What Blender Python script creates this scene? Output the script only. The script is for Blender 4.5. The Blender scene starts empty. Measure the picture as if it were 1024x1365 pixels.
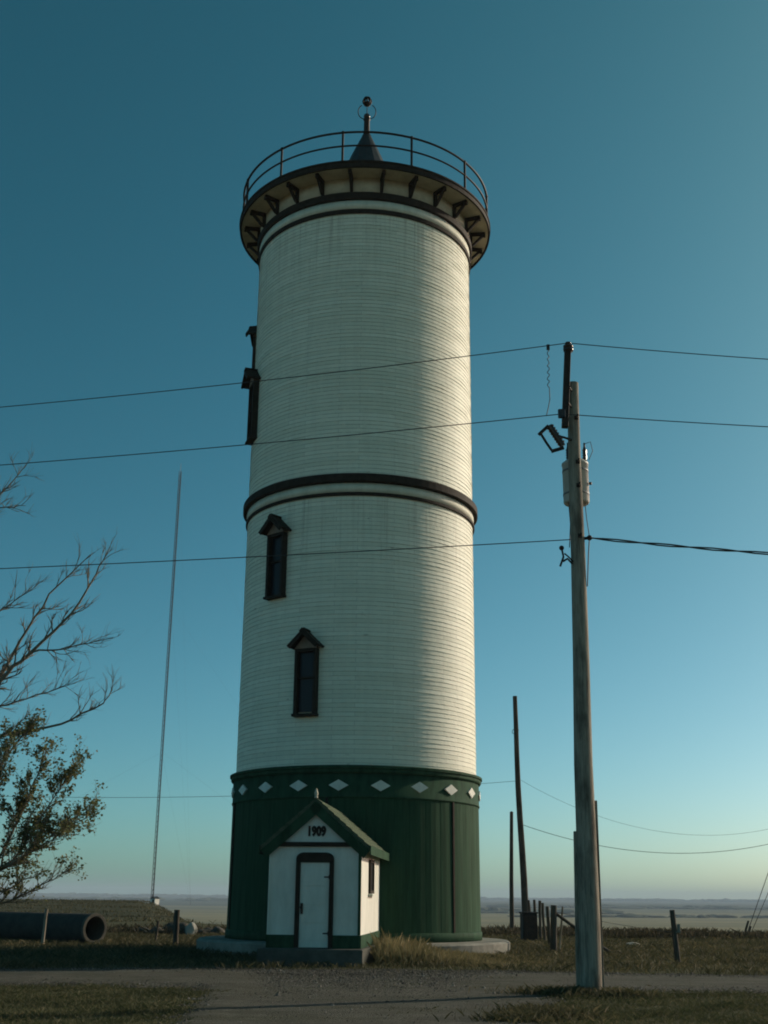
import bpy, bmesh, math, random
import numpy as np
from mathutils import Vector, Matrix
R = math.radians
PI = math.pi
S = bpy.context.scene
C = S.collection

# ------------------------------------------------------------------ camera
cam = bpy.data.cameras.new('camera')
cam.sensor_fit = 'VERTICAL'
cam.sensor_height = 36.0
cam.lens = 36.0 * 1585.0 / 1365.0
cam.clip_start = 0.1
cam.clip_end = 40000.0
cam_o = bpy.data.objects.new('camera', cam)
cam_o.matrix_world = (Matrix.Translation((0, 0, 1.6)) @ Matrix.Rotation(R(108.0), 4, 'X')
                      @ Matrix.Rotation(R(0.55), 4, 'Z'))
C.objects.link(cam_o)
S.camera = cam_o

# ------------------------------------------------------------------ light
SUN_AZ, SUN_EL = 59.5, 22.0          # degrees to the right of the view, above the horizon
world = bpy.data.worlds.new('World')
S.world = world
world.use_nodes = True
wn = world.node_tree.nodes
wl = world.node_tree.links
bg = wn['Background']
sky = wn.new('ShaderNodeTexSky')
sky.sky_type = 'NISHITA'
sky.sun_disc = False
sky.sun_elevation = R(SUN_EL)
sky.sun_rotation = R(SUN_AZ)
sky.altitude = 600
sky.air_density = 0.6
sky.dust_density = 2.0
sky.ozone_density = 1.0
tint = wn.new('ShaderNodeMix')
tint.data_type = 'RGBA'
tint.blend_type = 'MULTIPLY'
tint.inputs[0].default_value = 1.0
tint.inputs[7].default_value = (0.210, 0.655, 0.49, 1)
# the film's response, one contrast per colour layer
sep = wn.new('ShaderNodeSeparateColor')
com = wn.new('ShaderNodeCombineColor')
wl.new(sky.outputs[0], sep.inputs[0])
for ch, gm in enumerate((1.52, 1.09, 1.18)):
    pw = wn.new('ShaderNodeMath')
    pw.operation = 'POWER'
    pw.inputs[1].default_value = gm
    wl.new(sep.outputs[ch], pw.inputs[0])
    wl.new(pw.outputs[0], com.inputs[ch])
wl.new(com.outputs[0], tint.inputs[6])
wl.new(tint.outputs[2], bg.inputs[0])
bg.inputs[1].default_value = 0.11

sun = bpy.data.lights.new('sun', 'SUN')
sun.energy = 2.6
sun.angle = R(0.5)
sun.color = (1.0, 0.90, 0.70)
sun_o = bpy.data.objects.new('sun', sun)
sd = Vector((math.sin(R(SUN_AZ)) * math.cos(R(SUN_EL)), math.cos(R(SUN_AZ)) * math.cos(R(SUN_EL)), math.sin(R(SUN_EL))))
sun_o.rotation_euler = sd.to_track_quat('Z', 'Y').to_euler()
sun_o.location = (60, 30, 60)
C.objects.link(sun_o)

S.view_settings.view_transform = 'Standard'
S.view_settings.look = 'None'
S.view_settings.exposure = 0.30
S.view_settings.gamma = 1.0
S.render.filter_size = 1.9
S.cycles.filter_width = 1.9
S.cycles.max_bounces = 6
S.cycles.volume_bounces = 0

rng = np.random.default_rng(7)
random.seed(7)


# ------------------------------------------------------------------ helpers
def tag(o, label=None, cat=None, group=None, kind=None):
    if label: o['label'] = label
    if cat: o['category'] = cat
    if group: o['group'] = group
    if kind: o['kind'] = kind
    return o


def empty(name, loc=(0, 0, 0), rz=0.0):
    o = bpy.data.objects.new(name, None)
    o.location = loc
    o.rotation_euler = (0, 0, rz)
    o.empty_display_size = 0.3
    C.objects.link(o)
    return o


def link_mesh(name, me, mat, parent=None, loc=None):
    o = bpy.data.objects.new(name, me)
    if mat: me.materials.append(mat)
    if parent: o.parent = parent
    if loc: o.location = loc
    C.objects.link(o)
    return o


def np_mesh(name, V, Fc, mat, parent=None, smooth=False):
    """V (n,3), Fc (m,k) arrays -> object"""
    V = np.asarray(V, np.float32)
    Fc = np.asarray(Fc, np.int32)
    me = bpy.data.meshes.new(name)
    me.vertices.add(len(V))
    me.vertices.foreach_set('co', V.ravel())
    k = Fc.shape[1]
    me.loops.add(Fc.size)
    me.loops.foreach_set('vertex_index', Fc.ravel())
    me.polygons.add(len(Fc))
    me.polygons.foreach_set('loop_start', np.arange(0, Fc.size, k, dtype=np.int32))
    me.polygons.foreach_set('loop_total', np.full(len(Fc), k, np.int32))
    me.update(calc_edges=True)
    me.validate()
    me.polygons.foreach_set('use_smooth', np.full(len(Fc), bool(smooth)))
    return link_mesh(name, me, mat, parent)


class MB:
    """collects shapes and links them as one mesh object"""

    def __init__(self):
        self.v = []
        self.f = []
        self.sm = []

    def add(self, vs, fs, smooth=False):
        b = len(self.v)
        self.v += [tuple(p) for p in vs]
        self.f += [tuple(i + b for i in f) for f in fs]
        self.sm += [smooth] * len(fs)
        return self

    def box(self, c, s, M=None):
        x, y, z = c
        a, b, h = s[0] / 2, s[1] / 2, s[2] / 2
        vs = [Vector((x + i * a, y + j * b, z + k * h)) for k in (-1, 1) for j in (-1, 1) for i in (-1, 1)]
        if M: vs = [M @ p for p in vs]
        return self.add(vs, [(0, 2, 3, 1), (4, 5, 7, 6), (0, 1, 5, 4), (2, 6, 7, 3), (0, 4, 6, 2), (1, 3, 7, 5)])

    def beam(self, p, q, w, h, up=(0, 0, 1)):
        """rectangular bar from p to q"""
        p, q = Vector(p), Vector(q)
        d = (q - p).normalized()
        u = Vector(up)
        s = d.cross(u)
        if s.length < 1e-4: s = d.cross(Vector((1, 0, 0)))
        s.normalize()
        t = s.cross(d).normalized()
        vs = [e + s * (i * w / 2) + t * (j * h / 2) for e in (p, q) for i, j in ((-1, -1), (1, -1), (1, 1), (-1, 1))]
        return self.add(vs, [(0, 1, 2, 3)[::-1], (4, 5, 6, 7), (0, 1, 5, 4), (1, 2, 6, 5), (2, 3, 7, 6), (3, 0, 4, 7)])

    def tube(self, pts, rad, n=8, smooth=True, caps=True):
        pts = [Vector(p) for p in pts]
        if not isinstance(rad, (list, tuple)): rad = [rad] * len(pts)
        vs = []
        s = None
        for i, p in enumerate(pts):
            d = (pts[min(i + 1, len(pts) - 1)] - pts[max(i - 1, 0)])
            d.normalize()
            if s is None:
                s = d.cross(Vector((0.13, 0.31, 0.94)))
                if s.length < 0.1: s = d.cross(Vector((1, 0, 0)))
            s = (s - d * s.dot(d)).normalized()
            t = d.cross(s)
            for k in range(n):
                a = 2 * PI * k / n
                vs.append(p + (s * math.cos(a) + t * math.sin(a)) * rad[i])
        fs = []
        for i in range(len(pts) - 1):
            for k in range(n):
                fs.append((i * n + k, i * n + (k + 1) % n, (i + 1) * n + (k + 1) % n, (i + 1) * n + k))
        self.add(vs, fs, smooth)
        if caps:
            b = (len(pts) - 1) * n
            self.add(vs[:n], [tuple(range(n))[::-1]])
            self.add(vs[b:], [tuple(range(n))])
        return self

    def lathe(self, prof, n=64, closed=False, smooth=True, c=(0, 0, 0), jit=0.0):
        """prof: list of (r, z)"""
        vs = []
        for r, z in prof:
            for k in range(n):
                a = 2 * PI * k / n
                j = random.uniform(-jit, jit) if jit else 0
                vs.append((c[0] + (r + j) * math.sin(a), c[1] - (r + j) * math.cos(a), c[2] + z))
        fs = []
        m = len(prof)
        for i in range(m if closed else m - 1):
            i2 = (i + 1) % m
            for k in range(n):
                k2 = (k + 1) % n
                fs.append((i * n + k, i * n + k2, i2 * n + k2, i2 * n + k))
        return self.add(vs, fs, smooth)

    def ball(self, c, r, n=12):
        pr = [(max(1e-4, r[0] * math.sin(PI * i / n)) if isinstance(r, tuple) else max(1e-4, r * math.sin(PI * i / n)),
               -(r[1] if isinstance(r, tuple) else r) * math.cos(PI * i / n)) for i in range(n + 1)]
        return self.lathe(pr, 2 * n, c=c)

    def prism(self, poly, M, depth):
        """poly: 2-D outline (x, z) extruded along local y by depth, placed by M"""
        n = len(poly)
        vs = [M @ Vector((x, 0, z)) for x, z in poly] + [M @ Vector((x, depth, z)) for x, z in poly]
        return self.add(vs, [tuple(range(n)), tuple(range(2 * n - 1, n - 1, -1))] +
                        [(i, i + n, (i + 1) % n + n, (i + 1) % n) for i in range(n)])

    def build(self, name, mat, parent=None, loc=None):
        me = bpy.data.meshes.new(name)
        me.from_pydata(self.v, [], self.f)
        me.polygons.foreach_set('use_smooth', self.sm)
        me.update()
        bm = bmesh.new()
        bm.from_mesh(me)
        bmesh.ops.recalc_face_normals(bm, faces=bm.faces)
        bm.to_mesh(me)
        bm.free()
        return link_mesh(name, me, mat, parent, loc)


def bevel(o, w=0.01, seg=2):
    m = o.modifiers.new('bevel', 'BEVEL')
    m.width = w
    m.segments = seg
    m.limit_method = 'ANGLE'
    return o


# ------------------------------------------------------------------ materials
def ramp(nt, fac, stops):
    r = nt.nodes.new('ShaderNodeValToRGB')
    el = r.color_ramp.elements
    while len(el) < len(stops): el.new(0.5)
    for e, (p, c) in zip(el, stops):
        e.position = p
        e.color = (*c, 1) if len(c) == 3 else c
    nt.links.new(fac, r.inputs[0])
    return r.outputs[0]


def noise(nt, vec, scale, detail=4, rough=0.6):
    n = nt.nodes.new('ShaderNodeTexNoise')
    n.inputs['Scale'].default_value = scale
    n.inputs['Detail'].default_value = detail
    n.inputs['Roughness'].default_value = rough
    if vec is not None: nt.links.new(vec, n.inputs['Vector'])
    return n.outputs[0]


def mapping(nt, vec, scale=(1, 1, 1), loc=(0, 0, 0)):
    m = nt.nodes.new('ShaderNodeMapping')
    m.inputs['Scale'].default_value = scale
    m.inputs['Location'].default_value = loc
    nt.links.new(vec, m.inputs['Vector'])
    return m.outputs[0]


def mixc(nt, fac, a, b, mode='MIX'):
    m = nt.nodes.new('ShaderNodeMix')
    m.data_type = 'RGBA'
    m.blend_type = mode
    for sock, val in ((m.inputs[0], fac), (m.inputs[6], a), (m.inputs[7], b)):
        if hasattr(val, 'links'): nt.links.new(val, sock)
        elif isinstance(val, (int, float)): sock.default_value = val
        else: sock.default_value = (*val, 1)
    return m.outputs[2]


def math_(nt, op, a, b=None, c=None):
    m = nt.nodes.new('ShaderNodeMath')
    m.operation = op
    for i, v in enumerate((a, b, c)):
        if v is None: continue
        if hasattr(v, 'links'): nt.links.new(v, m.inputs[i])
        else: m.inputs[i].default_value = v
    return m.outputs[0]


def base_mat(name, rough=0.6, spec=0.3, metal=0.0):
    m = bpy.data.materials.new(name)
    m.use_nodes = True
    nt = m.node_tree
    p = nt.nodes['Principled BSDF']
    p.inputs['Roughness'].default_value = rough
    p.inputs['Specular IOR Level'].default_value = spec
    p.inputs['Metallic'].default_value = metal
    tc = nt.nodes.new('ShaderNodeTexCoord').outputs['Object']
    return m, nt, p, tc


def bump(nt, p, h, strength=0.3, dist=0.02):
    b = nt.nodes.new('ShaderNodeBump')
    b.inputs['Strength'].default_value = strength
    b.inputs['Distance'].default_value = dist
    nt.links.new(h, b.inputs['Height'])
    nt.links.new(b.outputs[0], p.inputs['Normal'])


def worn(name, c1, c2, scale=3.0, stretch=(1, 1, 1), rough=0.65, spec=0.25, metal=0.0, bs=0.25, bd=0.01):
    m, nt, p, tc = base_mat(name, rough, spec, metal)
    v = mapping(nt, tc, stretch)
    n = noise(nt, v, scale, 8, 0.65)
    nt.links.new(ramp(nt, n, [(0.3, c1), (0.7, c2)]), p.inputs['Base Color'])
    bump(nt, p, noise(nt, v, scale * 6, 4), bs, bd)
    return m


def cyl_coords(nt, tc, k):
    """(angle*k, height, radius) of an upright round wall"""
    sx = nt.nodes.new('ShaderNodeSeparateXYZ')
    nt.links.new(tc, sx.inputs[0])
    a = math_(nt, 'ARCTAN2', sx.outputs[0], math_(nt, 'MULTIPLY', sx.outputs[1], -1.0))
    cb = nt.nodes.new('ShaderNodeCombineXYZ')
    nt.links.new(math_(nt, 'MULTIPLY', a, k), cb.inputs[0])
    nt.links.new(sx.outputs[2], cb.inputs[1])
    return cb.outputs[0]


COURSE = 0.14
SID_Z0, SID_Z1 = 5.36, 25.9


def siding_mat():
    m, nt, p, tc = base_mat('white_lap_siding_paint', 0.6, 0.25)
    cyl = cyl_coords(nt, tc, 4.0)
    v = mapping(nt, cyl, (1, 1, 1), (0, -SID_Z0, 0))
    br = nt.nodes.new('ShaderNodeTexBrick')
    br.offset = 0.37
    br.inputs['Scale'].default_value = 1.0
    br.inputs['Brick Width'].default_value = 1.9
    br.inputs['Row Height'].default_value = COURSE
    br.inputs['Mortar Size'].default_value = 0.0045
    br.inputs['Color1'].default_value = (0.75, 0.735, 0.58, 1)
    br.inputs['Color2'].default_value = (0.86, 0.84, 0.68, 1)
    br.inputs['Mortar'].default_value = (0.45, 0.43, 0.36, 1)
    nt.links.new(v, br.inputs['Vector'])
    streak = noise(nt, mapping(nt, cyl, (2.2, 0.22, 1)), 1.6, 6, 0.7)
    col = mixc(nt, ramp(nt, streak, [(0.45, (0, 0, 0)), (0.8, (0.35, 0.35, 0.35))]), br.outputs[0], (0.56, 0.53, 0.43))
    # weather stains run down from under the two dark belts
    sx = nt.nodes.new('ShaderNodeSeparateXYZ')
    nt.links.new(tc, sx.inputs[0])
    run = noise(nt, mapping(nt, cyl, (5.0, 0.12, 1)), 1.5, 6, 0.75)
    zone = ramp(nt, math_(nt, 'DIVIDE', sx.outputs[2], 30.0), [(0.37, (0, 0, 0)), (0.468, (1, 1, 1)), (0.469, (0, 0, 0)), (0.70, (0, 0, 0)), (0.818, (1, 1, 1)), (0.82, (0, 0, 0))])
    stain = mixc(nt, 1.0, zone, ramp(nt, run, [(0.5, (0, 0, 0)), (0.72, (0.6, 0.6, 0.6))]), 'MULTIPLY')
    col = mixc(nt, stain, col, (0.36, 0.29, 0.20))
    # bare spots where the paint has flaked off along the boards
    fl = noise(nt, mapping(nt, cyl, (0.9, 6.0, 1)), 2.3, 5, 0.6)
    col = mixc(nt, ramp(nt, fl, [(0.665, (0, 0, 0)), (0.72, (0.8, 0.8, 0.8))]), col, (0.24, 0.20, 0.14))
    nt.links.new(col, p.inputs['Base Color'])
    bump(nt, p, noise(nt, mapping(nt, cyl, (1.2, 5, 1)), 2.2, 5, 0.6), 0.12, 0.006)
    return m


def green_mat():
    m, nt, p, tc = base_mat('dark_green_wall_paint', 0.75, 0.06)
    cyl = cyl_coords(nt, tc, 4.06)
    n = noise(nt, mapping(nt, cyl, (5.0, 0.35, 1)), 1.4, 7, 0.7)
    col = ramp(nt, n, [(0.3, (0.018, 0.043, 0.023)), (0.75, (0.043, 0.102, 0.056))])
    s = noise(nt, mapping(nt, cyl, (1.2, 0.5, 1)), 0.9, 6)
    col = mixc(nt, ramp(nt, s, [(0.45, (0, 0, 0)), (0.85, (0.3, 0.3, 0.3))]), col, (0.034, 0.078, 0.040))
    nt.links.new(col, p.inputs['Base Color'])
    bump(nt, p, n, 0.4, 0.012)
    return m


def wood_mat(name, c1, c2, c3):
    m, nt, p, tc = base_mat(name, 0.85, 0.15)
    v = mapping(nt, tc, (9, 9, 0.55))
    n = noise(nt, v, 2.2, 9, 0.72)
    col = ramp(nt, n, [(0.28, c1), (0.5, c2), (0.75, c3)])
    pt = noise(nt, mapping(nt, tc, (2.2, 2.2, 0.9)), 1.1, 4)
    col = mixc(nt, ramp(nt, pt, [(0.48, (0, 0, 0)), (0.66, (0.75, 0.75, 0.75))]), col, c1)
    nt.links.new(col, p.inputs['Base Color'])
    bump(nt, p, n, 0.6, 0.02)
    return m


def blade_mat(name, cols, rough=0.7, through=0.3):
    m, nt, p, tc = base_mat(name, rough, 0.15)
    g = nt.nodes.new('ShaderNodeNewGeometry')
    col = ramp(nt, g.outputs['Random Per Island'], [(i / (len(cols) - 1), c) for i, c in enumerate(cols)])
    n = noise(nt, g.outputs['Position'], 0.45, 4)
    col = mixc(nt, ramp(nt, n, [(0.38, (0, 0, 0)), (0.62, (0.7, 0.7, 0.7))]), col, cols[0])
    nt.links.new(col, p.inputs['Base Color'])
    tr = nt.nodes.new('ShaderNodeBsdfTranslucent')
    nt.links.new(col, tr.inputs[0])
    mx = nt.nodes.new('ShaderNodeMixShader')
    mx.inputs[0].default_value = through
    nt.links.new(p.outputs[0], mx.inputs[1])
    nt.links.new(tr.outputs[0], mx.inputs[2])
    nt.links.new(mx.outputs[0], nt.nodes['Material Output'].inputs[0])
    return m


def ground_mat():
    m, nt, p, tc = base_mat('prairie_ground', 0.95, 0.05)
    n1 = noise(nt, tc, 0.5, 8, 0.65)
    near = ramp(nt, n1, [(0.3, (0.070, 0.066, 0.038)), (0.5, (0.10, 0.094, 0.052)), (0.68, (0.14, 0.122, 0.07))])
    n2 = noise(nt, tc, 7.0, 5)
    near = mixc(nt, ramp(nt, n2, [(0.4, (0, 0, 0)), (0.7, (0.6, 0.6, 0.6))]), near, (0.052, 0.058, 0.028))
    # cropland in strips and patches
    vo = nt.nodes.new('ShaderNodeTexVoronoi')
    vo.inputs['Scale'].default_value = 1.0
    nt.links.new(mapping(nt, tc, (0.0009, 0.0026, 0)), vo.inputs['Vector'])
    sp = nt.nodes.new('ShaderNodeSeparateColor')
    nt.links.new(vo.outputs['Color'], sp.inputs[0])
    far = ramp(nt, sp.outputs[0], [(0.0, (0.22, 0.19, 0.10)), (0.35, (0.28, 0.24, 0.125)), (0.55, (0.12, 0.12, 0.065)), (0.8, (0.24, 0.21, 0.11)), (1.0, (0.085, 0.095, 0.055))])
    nf = noise(nt, mapping(nt, tc, (0.006, 0.02, 0)), 1.0, 6)
    far = mixc(nt, ramp(nt, nf, [(0.42, (0, 0, 0)), (0.66, (0.7, 0.7, 0.7))]), far, (0.11, 0.115, 0.065))
    ln = nt.nodes.new('ShaderNodeVectorMath')
    wd_n = noise(nt, mapping(nt, tc, (0.0011, 0.0022, 0)), 1.0, 6, 0.65)
    ln.operation = 'LENGTH'
    nt.links.new(tc, ln.inputs[0])
    hill = mixc(nt, n1, (0.040, 0.042, 0.024), (0.080, 0.076, 0.044))
    f = ramp(nt, math_(nt, 'DIVIDE', ln.outputs['Value'], 1000.0), [(0.062, (0, 0, 0)), (0.10, (1, 1, 1))])
    f2 = ramp(nt, math_(nt, 'DIVIDE', ln.outputs['Value'], 1000.0), [(0.26, (0, 0, 0)), (0.36, (1, 1, 1))])
    # bush-covered slopes of the far side of the valley
    ds = math_(nt, 'ADD', math_(nt, 'DIVIDE', ln.outputs['Value'], 10000.0), math_(nt, 'MULTIPLY', math_(nt, 'SUBTRACT', wd_n, 0.5), 0.28))
    far = mixc(nt, ramp(nt, ds, [(0.27, (0, 0, 0)), (0.34, (0.9, 0.9, 0.9))]), far, (0.045, 0.058, 0.036))
    sy = nt.nodes.new('ShaderNodeSeparateXYZ')
    nt.links.new(tc, sy.inputs[0])
    # pale ground added behind the camera, unseen, to bounce light onto the shaded wall
    bounce_ground = mixc(nt, noise(nt, mapping(nt, tc, (0.3, 4.0, 1)), 1.0, 5), (0.30, 0.26, 0.17), (0.42, 0.37, 0.25))
    f3 = ramp(nt, math_(nt, 'DIVIDE', math_(nt, 'ADD', sy.outputs[1], 20.0), 40.0), [(0.30, (1, 1, 1)), (0.55, (0, 0, 0))])
    col = mixc(nt, f3, mixc(nt, f2, mixc(nt, f, near, hill), far), bounce_ground)
    nt.links.new(col, p.inputs['Base Color'])
    bump(nt, p, n2, 0.5, 0.04)
    return m


def gravel_mat():
    m, nt, p, tc = base_mat('gravel_track', 0.95, 0.08)
    a = noise(nt, tc, 0.7, 8, 0.7)
    b = noise(nt, tc, 22.0, 4, 0.7)
    col = ramp(nt, a, [(0.3, (0.085, 0.080, 0.064)), (0.55, (0.135, 0.128, 0.104)), (0.75, (0.18, 0.168, 0.135))])
    col = mixc(nt, ramp(nt, b, [(0.35, (0.65, 0.65, 0.65)), (0.6, (0, 0, 0))]), col, (0.06, 0.057, 0.047))
    c = noise(nt, mapping(nt, tc, (0.25, 1.5, 1)), 1.2, 5, 0.6)
    col = mixc(nt, ramp(nt, c, [(0.45, (0, 0, 0)), (0.65, (0.7, 0.7, 0.7))]), col, (0.075, 0.075, 0.048))
    d = noise(nt, tc, 2.6, 6, 0.75)
    col = mixc(nt, ramp(nt, d, [(0.55, (0, 0, 0)), (0.72, (0.6, 0.6, 0.6))]), col, (0.21, 0.20, 0.165))
    nt.links.new(col, p.inputs['Base Color'])
    bump(nt, p, b, 1.0, 0.06)
    return m


M = dict(
    band=worn('cream_band_paint', (0.58, 0.56, 0.44), (0.76, 0.74, 0.60), 2.0, (1.5, 1.5, 0.5), 0.65),
    stones=blade_mat('loose_stones', [(0.06, 0.055, 0.046), (0.12, 0.112, 0.094), (0.19, 0.178, 0.15), (0.30, 0.285, 0.25)]),
    dark_concrete=worn('dirty_concrete', (0.06, 0.058, 0.05), (0.13, 0.125, 0.105), 2.2, rough=0.9, spec=0.1, bs=0.5, bd=0.02),
    mast=worn('weathered_mast_steel', (0.03, 0.032, 0.032), (0.06, 0.06, 0.058), 0.5, rough=0.7),
    siding=siding_mat(), green=green_mat(),
    green_flat=worn('dark_green_trim_paint', (0.018, 0.042, 0.023), (0.041, 0.097, 0.054), 4, (1, 1, 0.4), 0.75, 0.06),
    dark=worn('brown_black_trim_paint', (0.022, 0.0165, 0.012), (0.048, 0.036, 0.026), 5, rough=0.75, spec=0.12),
    iron=worn('rusty_black_iron', (0.018, 0.014, 0.012), (0.05, 0.032, 0.022), 9, rough=0.6),
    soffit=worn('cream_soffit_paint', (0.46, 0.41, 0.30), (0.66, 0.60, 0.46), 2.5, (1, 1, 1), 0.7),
    white=worn('white_board_paint', (0.62, 0.61, 0.53), (0.82, 0.80, 0.71), 2.0, (1.5, 1.5, 0.5), 0.6),
    pink=worn('weathered_pink_beige_paint', (0.22, 0.17, 0.13), (0.34, 0.27, 0.21), 5),
    glass=None,
    shingle=worn('weathered_green_shingles', (0.055, 0.085, 0.05), (0.13, 0.15, 0.10), 7, (1, 1, 1), 0.9, 0.1, 0, 0.8, 0.03),
    tin=worn('dark_sheet_metal', (0.02, 0.018, 0.016), (0.05, 0.045, 0.04), 3, rough=0.45, spec=0.4),
    concrete=worn('old_concrete', (0.17, 0.16, 0.135), (0.32, 0.305, 0.26), 2.2, (1, 1, 1), 0.9, 0.1, 0, 0.5, 0.02),
    pole=wood_mat('weathered_pole_wood', (0.085, 0.066, 0.05), (0.31, 0.265, 0.205), (0.47, 0.41, 0.325)),
    post=wood_mat('grey_fence_wood', (0.035, 0.029, 0.023), (0.085, 0.072, 0.058), (0.15, 0.13, 0.105)),
    bark=wood_mat('bark', (0.10, 0.085, 0.062), (0.20, 0.17, 0.125), (0.30, 0.26, 0.195)),
    tank=worn('grey_transformer_paint', (0.42, 0.42, 0.38), (0.58, 0.57, 0.51), 3, (1, 1, 0.5), 0.5, 0.4),
    porcelain=worn('brown_glazed_porcelain', (0.03, 0.018, 0.013), (0.06, 0.032, 0.022), 3, rough=0.25, spec=0.5),
    wire=worn('weathered_wire', (0.03, 0.032, 0.034), (0.06, 0.06, 0.06), 5, rough=0.6),
    galv=worn('galvanised_steel', (0.16, 0.16, 0.16), (0.26, 0.26, 0.26), 5, rough=0.5, metal=0.3),
    culvert=worn('dark_culvert_concrete', (0.032, 0.029, 0.025), (0.065, 0.059, 0.05), 2.5, rough=0.9),
    black=worn('dark_metal_box', (0.018, 0.015, 0.014), (0.035, 0.030, 0.028), 4),
    rock=worn('field_stone', (0.045, 0.040, 0.032), (0.11, 0.098, 0.08), 2.0, rough=0.9),
    pale_rock=worn('pale_field_stone', (0.28, 0.26, 0.22), (0.42, 0.40, 0.35), 2.0, rough=0.9),
    ground=ground_mat(), gravel=gravel_mat(),
    lawn=blade_mat('rough_lawn_grass', [(0.050, 0.058, 0.026), (0.075, 0.088, 0.036), (0.115, 0.108, 0.052), (0.21, 0.17, 0.09)]),
    verge=blade_mat('dull_verge_grass', [(0.050, 0.052, 0.026), (0.082, 0.080, 0.038), (0.125, 0.108, 0.054), (0.20, 0.16, 0.085)]),
    dry=blade_mat('tall_dry_grass', [(0.13, 0.115, 0.055), (0.22, 0.185, 0.09), (0.32, 0.26, 0.135), (0.11, 0.105, 0.05)]),
    weed=blade_mat('dark_weeds', [(0.032, 0.031, 0.018), (0.052, 0.046, 0.027), (0.08, 0.067, 0.04), (0.13, 0.105, 0.06)]),
    leaf=blade_mat('olive_leaves', [(0.10, 0.115, 0.045), (0.15, 0.16, 0.065), (0.21, 0.20, 0.085), (0.18, 0.14, 0.07)], 0.6, 0.5),
    wood_far=worn('distant_woodland', (0.055, 0.068, 0.042), (0.085, 0.095, 0.060), 0.02, rough=0.95, spec=0.05),
)


def glass_mat():
    m, nt, p, tc = base_mat('dark_window_glass', 0.3, 0.22)
    p.inputs['Base Color'].default_value = (0.012, 0.013, 0.015, 1)
    bump(nt, p, noise(nt, tc, 1.5, 2), 0.15, 0.02)
    return m


M['glass'] = glass_mat()


# ------------------------------------------------------------------ terrain
def sstep(a, b, x):
    t = np.clip((x - a) / (b - a), 0, 1)
    return t * t * (3 - 2 * t)


def wob(x, y, s, ph=0.0):
    return (np.sin(x * s + 1.3 + ph) * np.cos(y * s * 1.17 + 0.4 - ph) + 0.5 * np.sin(x * s * 2.3 - y * s * 1.9 + 2.1 + ph)) / 1.5


def hgt(x, y):
    x = np.asarray(x, float)
    y = np.asarray(y, float)
    d = np.hypot(x, y)
    rt = x / np.maximum(np.abs(y), 1.0)
    # valley seen beyond the lip on the right, low rise behind the tower on the left
    low = -20.0 * sstep(60, 330, d) + 9 * sstep(2600, 4600, d) + 11.4 * sstep(4600, 8500, d) + 1.2 * wob(x, y, 0.0011) * sstep(500, 2500, d)
    rise = 0.55 * sstep(-0.13, -0.20, rt) + 0.25
    hill = (rise * sstep(62, 205, d) - (20.0 + rise) * sstep(230, 620, d) + 9 * sstep(2600, 4600, d) + 11.4 * sstep(4600, 8500, d))
    k = sstep(-0.09, -0.19, rt)
    front = sstep(20, 60, y)
    h = (low * (1 - k) + hill * k) * front
    h = h + 0.07 * wob(x, y, 0.55) * sstep(45, 60, d) + 0.16 * wob(x, y, 0.16, 2.0) * sstep(47, 75, d) * sstep(300, 150, d)
    return h


na = 360
rad = np.concatenate([[0.0], np.geomspace(2.0, 13000.0, 170)])
ang = np.linspace(0, 2 * PI, na, endpoint=False)
AA, RR = np.meshgrid(ang, rad)
X, Y = RR * np.sin(AA), RR * np.cos(AA)
V = np.stack([X, Y, hgt(X, Y)], -1).reshape(-1, 3)
i = np.arange(len(rad) - 1)[:, None] * na
k = np.arange(na)[None, :]
Fq = np.stack([i + k, i + na + k, i + na + (k + 1) % na, i + (k + 1) % na], -1).reshape(-1, 4)[:, ::-1]
gr = np_mesh('ground', V, Fq, M['ground'], smooth=True)
tag(gr, kind='structure')


# --- gravel road and drive
def road_far(x):
    return 29.9 - 0.012 * np.abs(x) ** 1.85 * 1.0 - 0.05 * np.abs(x) + 0.12 * np.sin(x * 0.9) + 0.06 * np.sin(x * 2.7 + 1)


def road_near(x):
    cross = 23.2 + 0.02 * np.abs(x) + 0.12 * np.sin(x * 0.8 + 1)
    left = 1 - sstep(-3.3, -2.1, x)
    right = sstep(1.2, 3.6, x)
    out = np.maximum(left, right)
    return -6.0 + (cross + 6.0) * np.clip(out, 0, 1) ** 0.35


def on_road(x, y):
    w_ = 0.38 * wob(x, y, 1.9, 0.7) + 0.2 * wob(x, y, 5.3)
    x, y = x + w_, y + 0.6 * w_
    return (y > road_near(x)) & (y < road_far(x))


xs = np.concatenate([np.linspace(-60, -5, 60), np.linspace(-4.9, 5, 160), np.linspace(5.1, 60, 60)])
ny = 36
tt = np.linspace(0, 1, ny)
n0, f0 = road_near(xs), road_far(xs)
f0 = np.maximum(f0, n0 + 3.5)
XX = np.repeat(xs[:, None], ny, 1)
YY = n0[:, None] + (f0 - n0)[:, None] * tt[None, :]
crown = 0.03 * np.sin(PI * tt)[None, :]
ZZ = 0.014 + hgt(XX, YY) + crown
V = np.stack([XX, YY, ZZ], -1).reshape(-1, 3)
i = np.arange(len(xs) - 1)[:, None] * ny
k = np.arange(ny - 1)[None, :]
Fq = np.stack([i + k, i + ny + k, i + ny + k + 1, i + k + 1], -1).reshape(-1, 4)
rd = np_mesh('gravel_road', V, Fq, M['gravel'], smooth=True)
tag(rd, kind='structure')

# ------------------------------------------------------------------ water tower
TX, TY = -0.84, 40.65
T0 = R(1.2)                       # the side of the tower that faces the road
tower = empty('water_tower', (TX, TY, 0))
tag(tower, 'tall round white clapboard water tower with dark green base and railed top gallery', 'water tower')


def ring(r1, z1, r0, z0, ext=()):
    return [(r0, z0), (r1, z0), (r1, z1), (r0, z1)]


def pol(r, th, z):
    return Vector((r * math.sin(th), -r * math.cos(th), z))


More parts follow.
